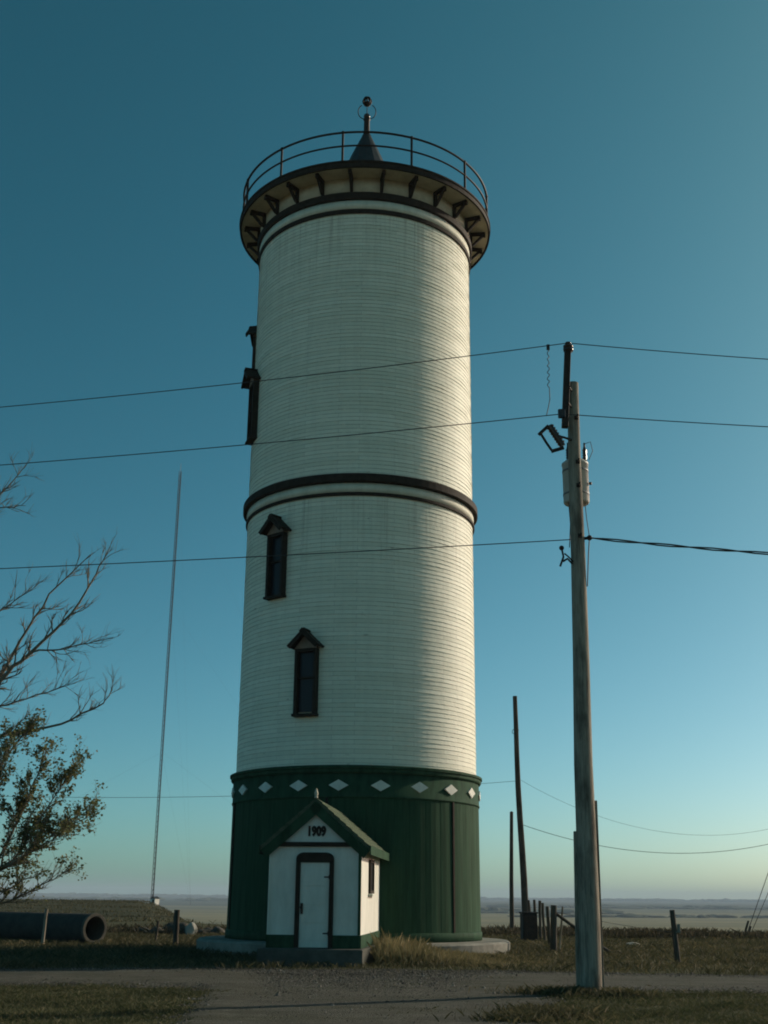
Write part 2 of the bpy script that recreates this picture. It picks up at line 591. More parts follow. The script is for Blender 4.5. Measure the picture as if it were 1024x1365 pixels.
def frame_at(th, r, z):
    """local x along the wall to the right, local y into the wall, z up, origin on the wall"""
    return Matrix.Translation(pol(r, th, z)) @ Matrix.Rotation(th, 4, 'Z')


mb = MB()
mb.lathe([(3.6, -0.3), (4.98, -0.3), (5.02, 0.30), (4.94, 0.36), (3.6, 0.37)], 56, smooth=False, jit=0.012)
mb.build('foundation', M['concrete'], tower)

# base wall of vertical boards
mb = MB()
nb = 44
prof_a = []
for k in range(nb):
    a0 = 2 * PI * k / nb
    da = 2 * PI / nb
    j = random.uniform(-0.003, 0.003)
    prof_a += [(a0 + da * 0.02, 4.06 + j), (a0 + da * 0.34, 4.068 + j), (a0 + da * 0.65, 4.068 + j), (a0 + da * 0.96, 4.06 + j), (a0 + da * 0.97, 4.056)]
vs, fs = [], []
n = len(prof_a)
for z, dr in ((0.36, 0.02), (2.0, 0.01), (5.2, 0.0)):
    for a, r in prof_a: vs.append(pol(r + dr, a, z))
for i in range(2):
    for k in range(n): fs.append((i * n + k, i * n + (k + 1) % n, (i + 1) * n + (k + 1) % n, (i + 1) * n + k))
mb.add(vs, fs)
mb.build('base_wall', M['green'], tower)
MB().lathe([(4.0, 0.365), (4.125, 0.365), (4.125, 0.60), (4.09, 0.63), (4.0, 0.64)], 96).build('skirting', M['green_flat'], tower)
MB().lathe([(4.0, 4.46), (4.10, 4.46), (4.10, 4.52), (4.085, 4.53), (4.085, 5.19), (4.0, 5.19)], 96).build('frieze_board', M['green_flat'], tower)
mb = MB()
mb.lathe([(3.95, 5.19), (4.13, 5.19), (4.16, 5.23), (4.16, 5.31), (4.20, 5.33), (4.20, 5.40), (4.04, 5.44), (3.95, 5.44)], 96, smooth=False)
mb.build('base_cornice', M['green_flat'], tower)
for k in range(20):
    th = T0 + R(10.3 + 17.8 * k if k < 10 else -7.5 - 17.8 * (k - 10))
    Mx = frame_at(th, 4.128, 4.83)
    mb = MB()
    mb.prism([(-0.30, 0), (0, -0.165), (0.30, 0), (0, 0.165)], Mx, 0.06)
    mb.build('diamond', M['white'], tower)
for k in range(6):
    th = T0 + R(47.6 + 60 * k)
    mb = MB()
    mb.box((0, 0, 0), (0.075, 0.05, 3.82), frame_at(th, 4.09, 2.55))
    mb.build('groove_shadow', M['dark'], tower)  # dark strip in place of a shadowed groove in the base wall

# shingled shaft: courses that step out at their lower edge, every shingle a little different
nsh = 250
rows = int((SID_Z1 - SID_Z0) / COURSE)
V, Fq = [], []
aa = 2 * PI * np.arange(nsh) / nsh
for q in range(rows):
    z = SID_Z0 + q * COURSE
    for e in range(2):
        if e == 0:
            r = 4.0 + 0.0105 + rng.uniform(-0.003, 0.005) + rng.normal(0, 0.0012, nsh) + 0.005 * wob(aa * 9, q * 0.8 + aa * 0, 1.0)
            zz = z + rng.normal(0, 0.005, nsh)
        else:
            r = 4.0 + rng.normal(0, 0.0008, nsh)
            zz = np.full(nsh, z + COURSE - 0.004)
        V.append(np.stack([r * np.sin(aa), -r * np.cos(aa), zz], -1))
V = np.concatenate(V)
i = np.arange(rows * 2 - 1)[:, None] * nsh
k = np.arange(nsh)[None, :]
Fq = np.stack([i + k, i + (k + 1) % nsh, i + nsh + (k + 1) % nsh, i + nsh + k], -1).reshape(-1, 4)
np_mesh('shaft_wall', V, Fq, M['siding'], tower)


def band(name, r, z0, z1, lip=0.03, mat='dark'):
    MB().lathe([(3.95, z0), (r - lip, z0), (r, z0 + lip), (r, z1 - lip), (r - lip, z1), (3.95, z1 + 0.02)], 96, smooth=False).build(name, M[mat], tower)


band('belt_course', 4.19, 14.50, 14.79)
band('belt_trim', 4.075, 14.06, 14.17, 0.015)
band('belt_course', 4.13, 25.10, 25.40)
band('belt_trim', 4.07, 24.56, 24.74, 0.02)
# white frieze between the bands, just proud of the boards
MB().lathe([(3.98, 14.18), (4.045, 14.18), (4.045, 14.49), (3.98, 14.49)], 96).build('frieze_board', M['band'], tower)
MB().lathe([(3.98, 24.75), (4.04, 24.75), (4.04, 25.09), (3.98, 25.09)], 96).build('frieze_board', M['band'], tower)
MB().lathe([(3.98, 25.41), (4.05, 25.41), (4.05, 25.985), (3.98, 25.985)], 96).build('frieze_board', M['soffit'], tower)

# gallery
mb = MB()
mb.lathe([(3.9, 25.99), (4.76, 25.99), (4.76, 26.06), (3.9, 26.06)], 96, smooth=False)
mb.build('gallery_soffit', M['soffit'], tower)
MB().lathe([(4.765, 25.93), (4.83, 25.93), (4.83, 26.11), (4.86, 26.13), (4.86, 26.19), (4.765, 26.20)], 96, smooth=False).build('gallery_fascia', M['dark'], tower)
MB().lathe([(0.05, 26.22), (4.76, 26.14), (4.76, 26.065), (0.05, 26.065)], 96, smooth=False).build('gallery_deck', M['tin'], tower)
for k in range(24):
    th = T0 + R(-7.1 + 15 * k)
    Mx = Matrix.Translation((0, 0, 0)) @ Matrix.Rotation(th, 4, 'Z')
    mb = MB()

    def pt(r, z): return Mx @ Vector((0, -r, z))
    side = Mx.to_3x3() @ Vector((1, 0, 0))
    mb.beam(pt(4.06, 25.93), pt(4.64, 25.93), 0.115, 0.115, side)
    mb.beam(pt(4.10, 25.41), pt(4.10, 25.87), 0.115, 0.10, side)
    mb.beam(pt(4.16, 25.44), pt(4.60, 25.90), 0.09, 0.085, side)
    mb.beam(pt(4.58, 25.86), pt(4.66, 25.86), 0.125, 0.10, side)
    mb.build('bracket', M['dark'], tower)


def circle(r, z, n=110):
    return [pol(r, 2 * PI * k / n, z) for k in range(n + 1)]


MB().tube(circle(4.74, 27.42), 0.043, 6, caps=False).build('rail', M['iron'], tower)
MB().tube(circle(4.74, 26.86), 0.036, 6, caps=False).build('rail', M['iron'], tower)
for k in range(12):
    th = T0 + R(-10.2 + 30 * k)
    mb = MB()
    mb.tube([pol(4.74, th, 26.13), pol(4.74, th, 27.42)], 0.045, 8)
    mb.ball(pol(4.74, th, 27.43), 0.062, 6)
    mb.ball(pol(4.74, th, 26.86), 0.052, 6)
    mb.lathe([(0.09, 0), (0.09, 0.03), (0.04, 0.05)], 10, c=pol(4.74, th, 26.20))
    mb.build('railing_post', M['iron'], tower)
# pointed roof and finial
mb = MB()
mb.lathe([(3.7, 26.2), (3.6, 26.32), (2.5, 27.0), (1.6, 27.85), (1.05, 28.6), (0.74, 29.3), (0.47, 29.95), (0.25, 30.45), (0.14, 30.7)], 16, smooth=False)
mb.build('roof', M['tin'], tower)
fin = MB()
fin.lathe([(0.19, 30.62), (0.14, 30.70), (0.125, 30.8), (0.115, 31.35), (0.15, 31.40), (0.10, 31.44), (0.02, 31.52)], 14)
fin.tube([(0, 0, 31.4), (0, 0, 32.45)], 0.016, 6)
fin = fin.build('finial', M['iron'], tower)
MB().ball((0, 0, 31.55), 0.135, 8).build('ball', M['porcelain'], fin)
for s in (-1, 1):
    pts = [(s * (0.10 + 0.26 * math.sin(a)), 0, 31.78 - 0.34 * math.cos(a)) for a in np.linspace(0.15, 2.7, 12)]
    MB().tube(pts, 0.018, 6).build('scroll', M['iron'], fin)
mb = MB()
for q in range(4):
    a = q * PI / 4
    mb.tube([(0.17 * math.cos(t) * math.cos(a), 0.17 * math.cos(t) * math.sin(a), 32.27 + 0.2 * math.sin(t)) for t in np.linspace(0, 2 * PI, 17)], 0.028, 6, caps=False)
mb.ball((0, 0, 32.17), 0.12, 6)
mb.ball((0, 0, 32.46), 0.06, 6)
mb.build('globe_cage', M['iron'], fin)

# hooded windows winding up the shaft
for th_d, zb, zt in ((-23.2, 7.0, 9.03), (-41.8, 10.9, 13.0), (-72.5, 17.05, 19.15), (-101.0, 19.9, 21.9), (-150, 11.0, 13.1)):
    th = T0 + R(th_d)
    w, hh = 0.75, zt - zb
    Mx = frame_at(th, 4.0, zb)
    fr = MB()
    fr.box((-w / 2 + 0.05, -0.05, hh / 2), (0.10, 0.30, hh), Mx)
    fr.box((w / 2 - 0.05, -0.05, hh / 2), (0.10, 0.30, hh), Mx)
    fr.box((0, -0.05, hh - 0.05), (w - 0.21, 0.29, 0.10), Mx)
    fr.box((0, -0.045, hh * 0.55), (w - 0.21, 0.16, 0.06), Mx)
    f = fr.build('window', M['dark'], tower)
    MB().box((0, -0.035, hh / 2), (w - 0.22, 0.03, hh - 0.12), Mx).build('pane', M['glass'], f)
    MB().box((0, -0.09, -0.045), (w + 0.06, 0.32, 0.075), Mx).build('sill', M['dark'], f)
    gb = MB()
    gb.prism([(-w / 2 - 0.02, hh + 0.005), (w / 2 + 0.02, hh + 0.005), (0, hh + 0.46)], Mx @ Matrix.Translation((0, -0.2, 0)), 0.35)
    gb.build('gable', M['pink'], f)
    hd = MB()
    for s in (-1, 1):
        Mr = Mx @ Matrix.Translation((0, -0.16, hh + 0.62)) @ Matrix.Rotation(s * R(44), 4, 'Y')
        hd.box((s * 0.375, 0, -0.055), (0.80, 0.60, 0.07), Mr)
        hd.box((s * 0.375, -0.29, -0.12), (0.78, 0.05, 0.09), Mr)
    hd.build('hood', M['dark'], f)

# ------------------------------------------------------------------ entrance hut
hut = empty('entrance_hut', (-1.665, 31.6, 0), R(-5.3))
tag(hut, 'small white gabled entrance hut with number 1909 over its door, against the tower base', 'hut')
HW, HL = 1.165, 5.2               # half width, length
b = MB()
b.box((0.0, HL / 2 - 0.30, 0.10), (2.62, HL + 0.6, 0.60))
bevel(b.build('foundation', M['dark_concrete'], hut), 0.03)
b = MB()
wall_poly = [(-HW, 0.38), (HW, 0.38), (HW, 2.80), (0, 3.80), (-HW, 2.80)]
b.prism(wall_poly, Matrix.Identity(4), HL)
b.build('wall', M['white'], hut)
b = MB()
b.box((-0.835, -0.012, 0.555), (0.70, 0.05, 0.31))
b.box((0.835, -0.012, 0.555), (0.70, 0.05, 0.31))
b.box((HW + 0.012, HL / 2, 0.555), (0.05, HL, 0.31))
b.box((-HW - 0.012, HL / 2, 0.555), (0.05, HL, 0.31))
b.build('base_board', M['green_flat'], hut)
for s in (-1, 1):
    b = MB()
    wd = 0.035 if s < 0 else 0.07
    b.box((s * (HW - wd / 2 + 0.018), -0.005, 1.75), (wd, 0.07, 2.07))
    b.build('corner_board', M['green_flat'] if s > 0 else M['white'], hut)
b = MB()
b.box((0, -0.03, 2.90), (2 * HW + 0.04, 0.10, 0.11))
b.build('gable_band', M['dark'], hut)
# door case with rounded shoulders
b = MB()
wo, wi, zt, zi, rr = 0.485, 0.375, 2.70, 2.46, 0.20
outer = [(-wo, 0.405)]
for a in np.linspace(PI, PI / 2, 7): outer.append((-wo + rr + rr * math.cos(a), zt - rr * 0.8 + rr * 0.8 * math.sin(a)))
for a in np.linspace(PI / 2, 0, 7): outer.append((wo - rr + rr * math.cos(a), zt - rr * 0.8 + rr * 0.8 * math.sin(a)))
outer += [(wo, 0.405)]
b.prism([p for p in outer if p[1] >= zi - 1e-6 or False] + [(wo, zi), (-wo, zi)], Matrix.Translation((0, -0.07, 0)), 0.10)
b.box((-(wo + wi) / 2, -0.02, (0.405 + zi - 0.002) / 2), (wo - wi, 0.10, zi - 0.407))
b.box(((wo + wi) / 2, -0.02, (0.405 + zi - 0.002) / 2), (wo - wi, 0.10, zi - 0.407))
b.build('door_frame', M['dark'], hut)
b = MB()
b.box((0, -0.005, 1.432), (0.742, 0.045, 2.04))
for zc in (0.75, 1.17, 1.60, 2.05):
    b.box((0, -0.028, zc), (0.60, 0.015, 0.34))
dr = bevel(b.build('door', M['white'], hut), 0.008)
b = MB()
b.box((-0.31, -0.045, 1.34), (0.06, 0.03, 0.26))
b.tube([(-0.31, -0.05, 1.37), (-0.31, -0.11, 1.37)], 0.022, 8)
b.ball((-0.31, -0.12, 1.37), 0.038, 6)
b.build('handle', M['iron'], dr)
for zc in (0.75, 2.1):
    b = MB()
    b.box((0.30, -0.034, zc), (0.13, 0.012, 0.035))
    b.tube([(0.367, -0.035, zc - 0.05), (0.367, -0.035, zc + 0.05)], 0.013, 8)
    b.build('hinge', M['iron'], dr)
MB().box((0, -0.10, 0.395), (0.94, 0.16, 0.045)).build('threshold', M['post'], hut)
# roof
EZ, AZ, OV, FO = 2.74, 3.95, 0.25, 0.12
b = MB()
hx = HW + OV
poly = [(-hx, EZ), (0, AZ), (hx, EZ), (hx, EZ + 0.10), (0, AZ + 0.115), (-hx, EZ + 0.10)]
# two slopes with overlapping courses of shingles
sl = math.atan2(AZ - EZ, hx)
for s in (-1, 1):
    nseg = 9
    Lr = math.hypot(hx, AZ - EZ)
    for q in range(nseg):
        u0, u1 = q / nseg * Lr, (q + 1) / nseg * Lr
        for (ya, yb) in ((-FO, HL + 0.2),):
            P = []
            for u, t in ((u0, 0.10), (u1, 0.125)):
                P.append((s * u * math.cos(sl), AZ - u * math.sin(sl), t))
            (x0, z0_, t0), (x1, z1_, t1) = P
            vs = [(x0, ya, z0_ + t0), (x1, ya, z1_ + t1), (x1, yb, z1_ + t1), (x0, yb, z0_ + t0),
                  (x0, ya, z0_), (x1, ya, z1_), (x1, yb, z1_), (x0, yb, z0_)]
            b.add(vs, [(0, 1, 2, 3), (4, 7, 6, 5), (1, 5, 6, 2), (0, 4, 5, 1), (3, 2, 6, 7)])
rf = b.build('roof', M['shingle'], hut)
b = MB()
for s in (-1, 1):
    b.box((s * (hx + 0.015), HL / 2 - 0.02, EZ + 0.02), (0.03, HL + 0.40, 0.22))
b.build('eave_board', M['green_flat'], rf)
b = MB()
b.lathe([(0.05, 0), (0.035, 0.06), (0.055, 0.11), (0.045, 0.15), (0.012, 0.24)], 10, c=(0, -FO - 0.02, AZ + 0.10))
b.build('finial', M['soffit'], rf)
b = MB()
for s in (-1, 1):
    Mr = Matrix.Translation((0, -0.04, AZ)) @ Matrix.Rotation(s * sl, 4, 'Y')
    b.box((s * (Lr / 2 - 0.02), -0.085, -0.125), (Lr + 0.02, 0.03, 0.24), Mr)
b.build('barge_board', M['green_flat'], hut)
b = MB()
b.prism([(-0.97, 2.955), (0.97, 2.955), (0, 3.74)], Matrix.Translation((0, -0.02, 0)), 0.03)
b.build('gable_panel', M['white'], hut)
fc = bpy.data.curves.new('year_number', 'FONT')
fc.body = '1909'
fc.size = 0.315
fc.extrude = 0.008
fc.offset = 0.021
fc.align_x = 'CENTER'
fc.align_y = 'CENTER'
fc.space_character = 1.05
yo = bpy.data.objects.new('year_number', fc)
yo.location = (0.015, -0.034, 3.215)
yo.rotation_euler = (PI / 2, 0, 0)
yo.scale = (0.74, 1, 1)
yo.parent = hut
fc.materials.append(M['dark'])
C.objects.link(yo)
bpy.context.view_layer.update()
ym = bpy.data.meshes.new_from_object(yo.evaluated_get(bpy.context.evaluated_depsgraph_get()))
num = bpy.data.objects.new('lettering', ym)
num.location, num.rotation_euler, num.scale, num.parent = yo.location, yo.rotation_euler, yo.scale, hut
bpy.data.objects.remove(yo)
if not ym.materials: ym.materials.append(M['dark'])
C.objects.link(num)
# slit window in the sunny side wall
b = MB()
ww, wy, wz0, wz1 = 1.05, 2.5, 1.72, 2.60
b.box((HW + 0.02, wy - ww / 2 + 0.04, (wz0 + wz1) / 2), (0.08, 0.08, wz1 - wz0))
b.box((HW + 0.02, wy + ww / 2 - 0.04, (wz0 + wz1) / 2), (0.08, 0.08, wz1 - wz0))
b.box((HW + 0.02, wy, wz1 - 0.04), (0.078, ww - 0.17, 0.08))
b.box((HW + 0.02, wy, wz0 + 0.04), (0.078, ww - 0.17, 0.08))
wf = b.build('window', M['dark'], hut)
MB().box((HW + 0.005, wy, (wz0 + wz1) / 2), (0.03, ww - 0.17, wz1 - wz0 - 0.17)).build('pane', M['glass'], wf)
MB().box((HW + 0.05, wy, wz0 - 0.03), (0.14, ww + 0.10, 0.055)).build('sill', M['white'], wf)

# ------------------------------------------------------------------ main utility pole
PB = Vector((3.71, 22.45, 0))
PT = Vector((3.86, 22.45, 11.72))
pole = empty('utility_pole', PB)
tag(pole, 'weathered wooden utility pole in front with transformer, fuse and insulators', 'utility pole')


def pl(p): return Vector(p) - PB


def pole_at(z): return PB.lerp(PT, z / 11.72) - PB


b = MB()
hs = [-0.4, 0.0, 0.5, 1.2, 2.5, 4.0, 6.0, 8.0, 10.0, 11.3, 11.72]
b.tube([pole_at(h) + Vector((0.012 * math.sin(h * 1.1), 0.01 * math.cos(h * 1.7), 0)) for h in hs], [0.205 - 0.0078 * h for h in hs], 20)
b.build('shaft', M['pole'], pole)
for sx, z1, w in ((1, 3.35, 0.05), (-1, 2.8, 0.055)):
    b = MB()
    b.beam(pole_at(-0.2) + Vector((sx * 0.222, 0.02, 0)), pole_at(z1) + Vector((sx * 0.196, 0.02, 0)), w, 0.09, (0, 1, 0))
    bevel(b.build('guard_strip', M['pole'], pole), 0.012)
b = MB()
b.beam(pl((3.755, 22.26, 12.40)), pl((3.63, 22.26, 10.66)), 0.125, 0.14, (0, 1, 0))
bevel(b.build('top_arm', M['iron'], pole), 0.01)
for z in (11.15, 11.5):
    b = MB()
    b.tube([pl((3.70 + (z - 11.15) * 0.1, 22.15, z)), pole_at(z) + Vector((0.05, 0.15, 0))], 0.02, 6)
    b.build('bolt', M['iron'], pole)


def insulator(c, s=1.0):
    q = MB()
    q.lathe([(0.035 * s, -0.16 * s), (0.04 * s, -0.10 * s), (0.10 * s, -0.09 * s), (0.115 * s, -0.03 * s), (0.06 * s, -0.01 * s), (0.105 * s, 0.0), (0.11 * s, 0.045 * s),
             (0.05 * s, 0.06 * s), (0.05 * s, 0.085 * s), (0.07 * s, 0.10 * s), (0.06 * s, 0.125 * s), (0.001, 0.13 * s)], 16, c=pl(c))
    return q.build('insulator', M['porcelain'], pole)


insulator((3.765, 22.26, 12.43), 0.95)
b = MB()
b.tube([pl((3.64, 22.26, 10.93)), pl((3.575, 22.2, 10.93))], 0.02, 6)
for q in range(3):
    b.tube([pl((3.60 - q * 0.03, 22.2, 10.85)), pl((3.60 - q * 0.03, 22.2, 11.02))], [0.05, 0.05], 10)
b.build('insulator', M['porcelain'], pole)
# transformer can behind the pole
tk = MB()
TC = Vector((3.915, 22.93, 0)) - PB
tk.lathe([(0.001, 9.26), (0.24, 9.26), (0.262, 9.29), (0.262, 10.08), (0.272, 10.085), (0.272, 10.13), (0.262, 10.135), (0.20, 10.19), (0.001, 10.22)], 32, c=TC)
tk = tk.build('transformer', M['tank'], pole)
for dx in (-0.14, 0.2):
    b = MB()
    pr = [(0.03, 10.14)]
    for q in range(5):
        z = 10.19 + q * 0.055
        pr += [(0.05, z), (0.034, z + 0.025)]
    pr += [(0.02, 10.50), (0.02, 10.57), (0.001, 10.575)]
    b.lathe(pr, 12, c=(TC.x + dx, TC.y - 0.05, 0))
    b.build('bushing', M['porcelain'], tk)
for z in (9.45, 9.95):
    b = MB()
    b.box((TC.x, TC.y - 0.30, z), (0.12, 0.12, 0.09))
    b.lathe([(0.262, z - 0.02), (0.268, z - 0.02), (0.268, z + 0.02), (0.262, z + 0.02)], 32, c=(TC.x, TC.y, 0))
    b.build('hanger_band', M['galv'], tk)
b = MB()
b.tube([(TC.x + 0.25, TC.y - 0.12, 9.66), (TC.x + 0.30, TC.y - 0.14, 9.66)], 0.03, 8)
b.build('drain_plug', M['iron'], tk)
# fuse cutout hanging off the left side
b = MB()
b.tube([pl((3.31, 22.2, 10.67)), pl((3.56, 22.2, 10.24))], 0.062, 10)
for q in range(7):
    t = q / 6
    b.tube([pl((3.33 + 0.2 * t - 0.008, 22.2, 10.64 - 0.34 * t + 0.012)), pl((3.33 + 0.2 * t + 0.008, 22.2, 10.64 - 0.34 * t - 0.012))], 0.08, 10)
cu = b.build('fuse_cutout', M['porcelain'], pole)
b = MB()
b.tube([pl((3.13, 22.2, 10.50)), pl((3.24, 22.2, 10.30)), pl((3.34, 22.2, 10.14))], 0.026, 8)
b.build('fuse_tube', M['iron'], cu)
b = MB()
b.beam(pl((3.09, 22.2, 10.475)), pl((3.29, 22.2, 10.67)), 0.05, 0.06)
b.build('terminal', M['iron'], cu)
b = MB()
b.beam(pl((3.33, 22.2, 10.12)), pl((3.58, 22.2, 10.20)), 0.05, 0.06)
b.build('terminal', M['iron'], cu)
b = MB()
b.tube([pl((3.48, 22.2, 10.45)), pl((3.60, 22.22, 10.43)), pole_at(10.43) + Vector((-0.08, -0.1, 0))], 0.024, 6)
b.build('bracket', M['iron'], cu)
# clevis bracket lower down and small hardware
b = MB()
b.ball(pl((3.47, 22.26, 8.13)), 0.05, 6)
b.tube([pl((3.47, 22.26, 8.13)), pl((3.50, 22.26, 7.95)), pl((3.43, 22.26, 7.76))], 0.022, 6)
b.tube([pl((3.49, 22.26, 7.86)), pl((3.58, 22.28, 7.92)), pl((3.68, 22.35, 7.84))], 0.022, 6)
b.tube([pl((3.52, 22.26, 8.02)), pl((3.60, 22.28, 7.96)), pl((3.70, 22.35, 7.88))], 0.015, 6)
b.build('clevis_bracket', M['iron'], pole)
for z in (8.4, 9.45, 9.95, 10.9):
    b = MB()
    b.tube([pole_at(z) + Vector((0.03, -0.30, 0)), pole_at(z) + Vector((0.03, 0.25, 0))], 0.02, 6)
    b.box((pole_at(z).x + 0.03, pole_at(z).y - (0.205 - 0.0078 * z) - 0.01, z), (0.08, 0.02, 0.08))
    b.build('bolt', M['iron'], pole)
b = MB()
b.tube([pole_at(8.38) + Vector((0.1, 0, 0)), pole_at(8.38) + Vector((0.24, 0.0, 0.02))], 0.03, 6)
b.ball(pole_at(8.40) + Vector((0.24, 0, 0)), 0.055, 6)
b.build('cable_clamp', M['iron'], pole)
b = MB()
b.tube([(TC.x - 0.18, TC.y - 0.1, 9.3), (TC.x - 0.16, TC.y - 0.1, 8.8), pole_at(8.2) + Vector((-0.16, 0, 0))], 0.009, 5)
b.build('lead_wire', M['wire'], pole)
b = MB()
b.tube([(TC.x + 0.15, TC.y - 0.1, 9.3), (TC.x + 0.17, TC.y - 0.12, 8.9), pole_at(8.42) + Vector((0.24, 0, 0))], 0.009, 5)
b.build('lead_wire', M['wire'], pole)
b = MB()
b.tube([pole_at(8.42) + Vector((0.24, 0, 0)), pole_at(8.05) + Vector((0.20, -0.05, 0)), pole_at(7.4) + Vector((0.16, -0.05, 0))], 0.012, 5)
b.build('lead_wire', M['wire'], pole)
b = MB()
b.tube([(TC.x + 0.2, TC.y - 0.05, 10.55), (TC.x + 0.33, TC.y - 0.05, 10.6), (TC.x + 0.37, TC.y - 0.05, 10.4), (TC.x + 0.28, TC.y - 0.05, 10.2)], 0.008, 5)
b.build('lead_wire', M['wire'], pole)


# ------------------------------------------------------------------ overhead wires
def span(p0, p_mid, L, n=60):
    """parabola from p0 through p_mid, level again with p0 at horizontal length L"""
    p0, p1 = Vector(p0), Vector(p_mid)
    d = Vector((p1.x - p0.x, p1.y - p0.y, 0))
    s1 = d.length
    d.normalize()
    bq = (p1.z - p0.z) / (s1 * s1 - s1 * L)
    aq = -bq * L
    return [p0 + d * (L * t) + Vector((0, 0, aq * L * t + bq * (L * t) ** 2)) for t in np.linspace(0, 1, n)]


def wire(name, pts, r, label, cat='power line', group=None, n=6):
    o = MB().tube(pts, r, n).build(name, M['wire'])
    tag(o, label, cat, group)
    return o


L1 = span((3.765, 22.26, 12.54), (-8.44, 24.1, 11.76), 46)
R1 = span((3.765, 22.26, 12.54), (7.71, 21.85, 11.92 + 0.10), 40)
wire('power_line', L1[::-1] + R1[1:], 0.0095, 'highest overhead wire, running over the top insulator of the front pole')
L2 = span((3.575, 22.2, 10.93), (-8.29, 24.1, 10.41), 46)
R2 = span((3.575, 22.2, 10.93), (7.59, 21.85, 10.55), 40)
wire('power_line', L2[::-1] + R2[1:], 0.0095, 'middle overhead wire, passing the front pole just above its transformer')
L3 = span(pole_at(8.36) + PB + Vector((-0.13, 0, 0)), (-8.04, 24.1, 8.1), 46)
wire('power_line', L3, 0.0095, 'lowest thin wire, leaving the front pole toward the tower')
R3 = span(pole_at(8.40) + PB + Vector((0.24, 0, 0)), (7.35, 21.85, 7.94), 36, 140)
b = MB()
for ph in (0, PI):
    pts = [p + Vector((0, 0.02 * math.cos(i * 0.9 + ph), 0.02 * math.sin(i * 0.9 + ph))) for i, p in enumerate(R3)]
    b.tube(pts, 0.015, 5)
tag(b.build('service_cable', M['wire']), 'thick twisted service cable leaving the front pole to the right', 'cable')
jp = [Vector((3.36 - 0.02 * t, 22.33, 12.44 - 0.9 * t)) + Vector((0.022 * math.sin(t * 40), 0.02 * math.cos(t * 33), 0)) for t in np.linspace(0, 1, 34)]
jp += [Vector((3.355, 22.3, 11.3)), Vector((3.32, 22.3, 11.12)), Vector((3.27, 22.26, 10.93))]
b = MB()
b.tube(jp, 0.009, 5)
b.box((3.36, 22.325, 12.47), (0.06, 0.05, 0.11))
tag(b.build('jumper_wire', M['wire']), 'kinked thin drop wire joining the two upper wires left of the front pole', 'wire')

# ------------------------------------------------------------------ poles behind
FY = 58.0
bp = empty('utility_pole', (6.72, FY, 0))
tag(bp, 'tall bare wooden pole behind the dark box, without crossarm', 'utility pole')
b = MB()
hs = np.linspace(-0.4, 11.05, 9)
b.tube([(-0.27 * h / 11.05 + 0.03 * math.sin(h * 0.7), 0, h) for h in hs], [0.175 - 0.006 * h for h in hs], 12)
b.build('shaft', M['post'], bp)
b = MB()
b.tube([(-0.25 - 0.16 * math.sin(a) - 0.02, -0.1, 9.35 - 0.12 * math.cos(a) - 0.05 * math.sin(a)) for a in np.linspace(0, 2 * PI, 12)], 0.016, 5)
b.build('wire_loop', M['wire'], bp)
sp = empty('short_pole', (6.2, FY + 1.2, 0))
tag(sp, 'short thin wooden pole left of the tall bare pole', 'pole')
b = MB()
b.tube([(0.0, 0, -0.4), (0.03, 0, 2.5), (0.11, 0, 5.62)], [0.115, 0.10, 0.085], 10)
b.build('shaft', M['post'], sp)
MB().tube([(0.11, 0, 5.62), (0.11, 0, 5.66)], [0.088, 0.05], 10).build('cap', M['iron'], sp)
ep = empty('utility_pole', (22.6, FY + 2, 0))
tag(ep, 'wooden pole beyond the right edge holding the far wires and two guys', 'utility pole')
b = MB()
b.tube([(0, 0, -21 + 20.6), (0, 0, 11.0)], [0.17, 0.11], 12)
b.build('shaft', M['post'], ep)


def sag(p0, p1, s, n=40):
    p0, p1 = Vector(p0), Vector(p1)
    return [p0.lerp(p1, t) - Vector((0, 0, 4 * s * t * (1 - t))) for t in np.linspace(0, 1, n)]


wire('power_line', sag((6.60, FY, 5.0), (22.6, FY + 2, 5.4), 1.42), 0.012, 'lower sagging far wire from the tall bare pole to the right')
wire('power_line', sag((6.55, FY, 7.1), (22.6, FY + 2, 6.2), 2.0), 0.006, 'faint upper sagging far wire from the tall bare pole to the right')
wire('power_line', sag((6.50, FY, 7.0), (-32.0, FY + 4, 6.9), 0.75), 0.009, 'faint far wire passing behind the tower at the height of the hut roof')
wire('guy_wire', [(17.1, 59.0, 0.0), (22.4, FY + 2, 11.0 * 1.0)], 0.016, 'nearly straight guy wire, left one of the pair at the right edge', 'guy wire')
wire('guy_wire', [(17.45, 59.6, 0.0), (22.5, FY + 2, 9.2)], 0.014, 'guy wire, right one of the pair at the right edge', 'guy wire')
for k, (px, py, lx, hz, lb) in enumerate(((17.0, 59.0, 0.30, 0.75, 'leaning dark stake at the foot of the left guy wire'), (17.32, 59.5, 0.22, 0.5, 'shorter leaning stake at the foot of the right guy wire'))):
    b = MB()
    b.tube([(0, 0, -0.2), (lx * 0.5, 0, hz * 0.5), (lx, 0, hz)], [0.06, 0.055, 0.045], 8)
    o = b.build('anchor_stake', M['post'], None, (px, py, 0))
    tag(o, lb, 'stake')

# dark box beside the poles
bx = empty('equipment_box', (6.02, 50.9, 0), R(8))
tag(bx, 'dark upright metal box standing at the foot of the tall bare pole', 'box')
bevel(MB().box((0, 0, 0.55), (0.60, 0.5, 1.02)).build('body', M['black'], bx), 0.02)
b = MB()
b.box((0, 0, 1.095), (0.66, 0.56, 0.06))
bevel(b.build('lid', M['black'], bx), 0.015)
b = MB()
b.box((0, -0.262, 0.55), (0.50, 0.02, 0.86))
b.box((0.2, -0.285, 0.6), (0.03, 0.03, 0.12))
b.build('door', M['iron'], bx)


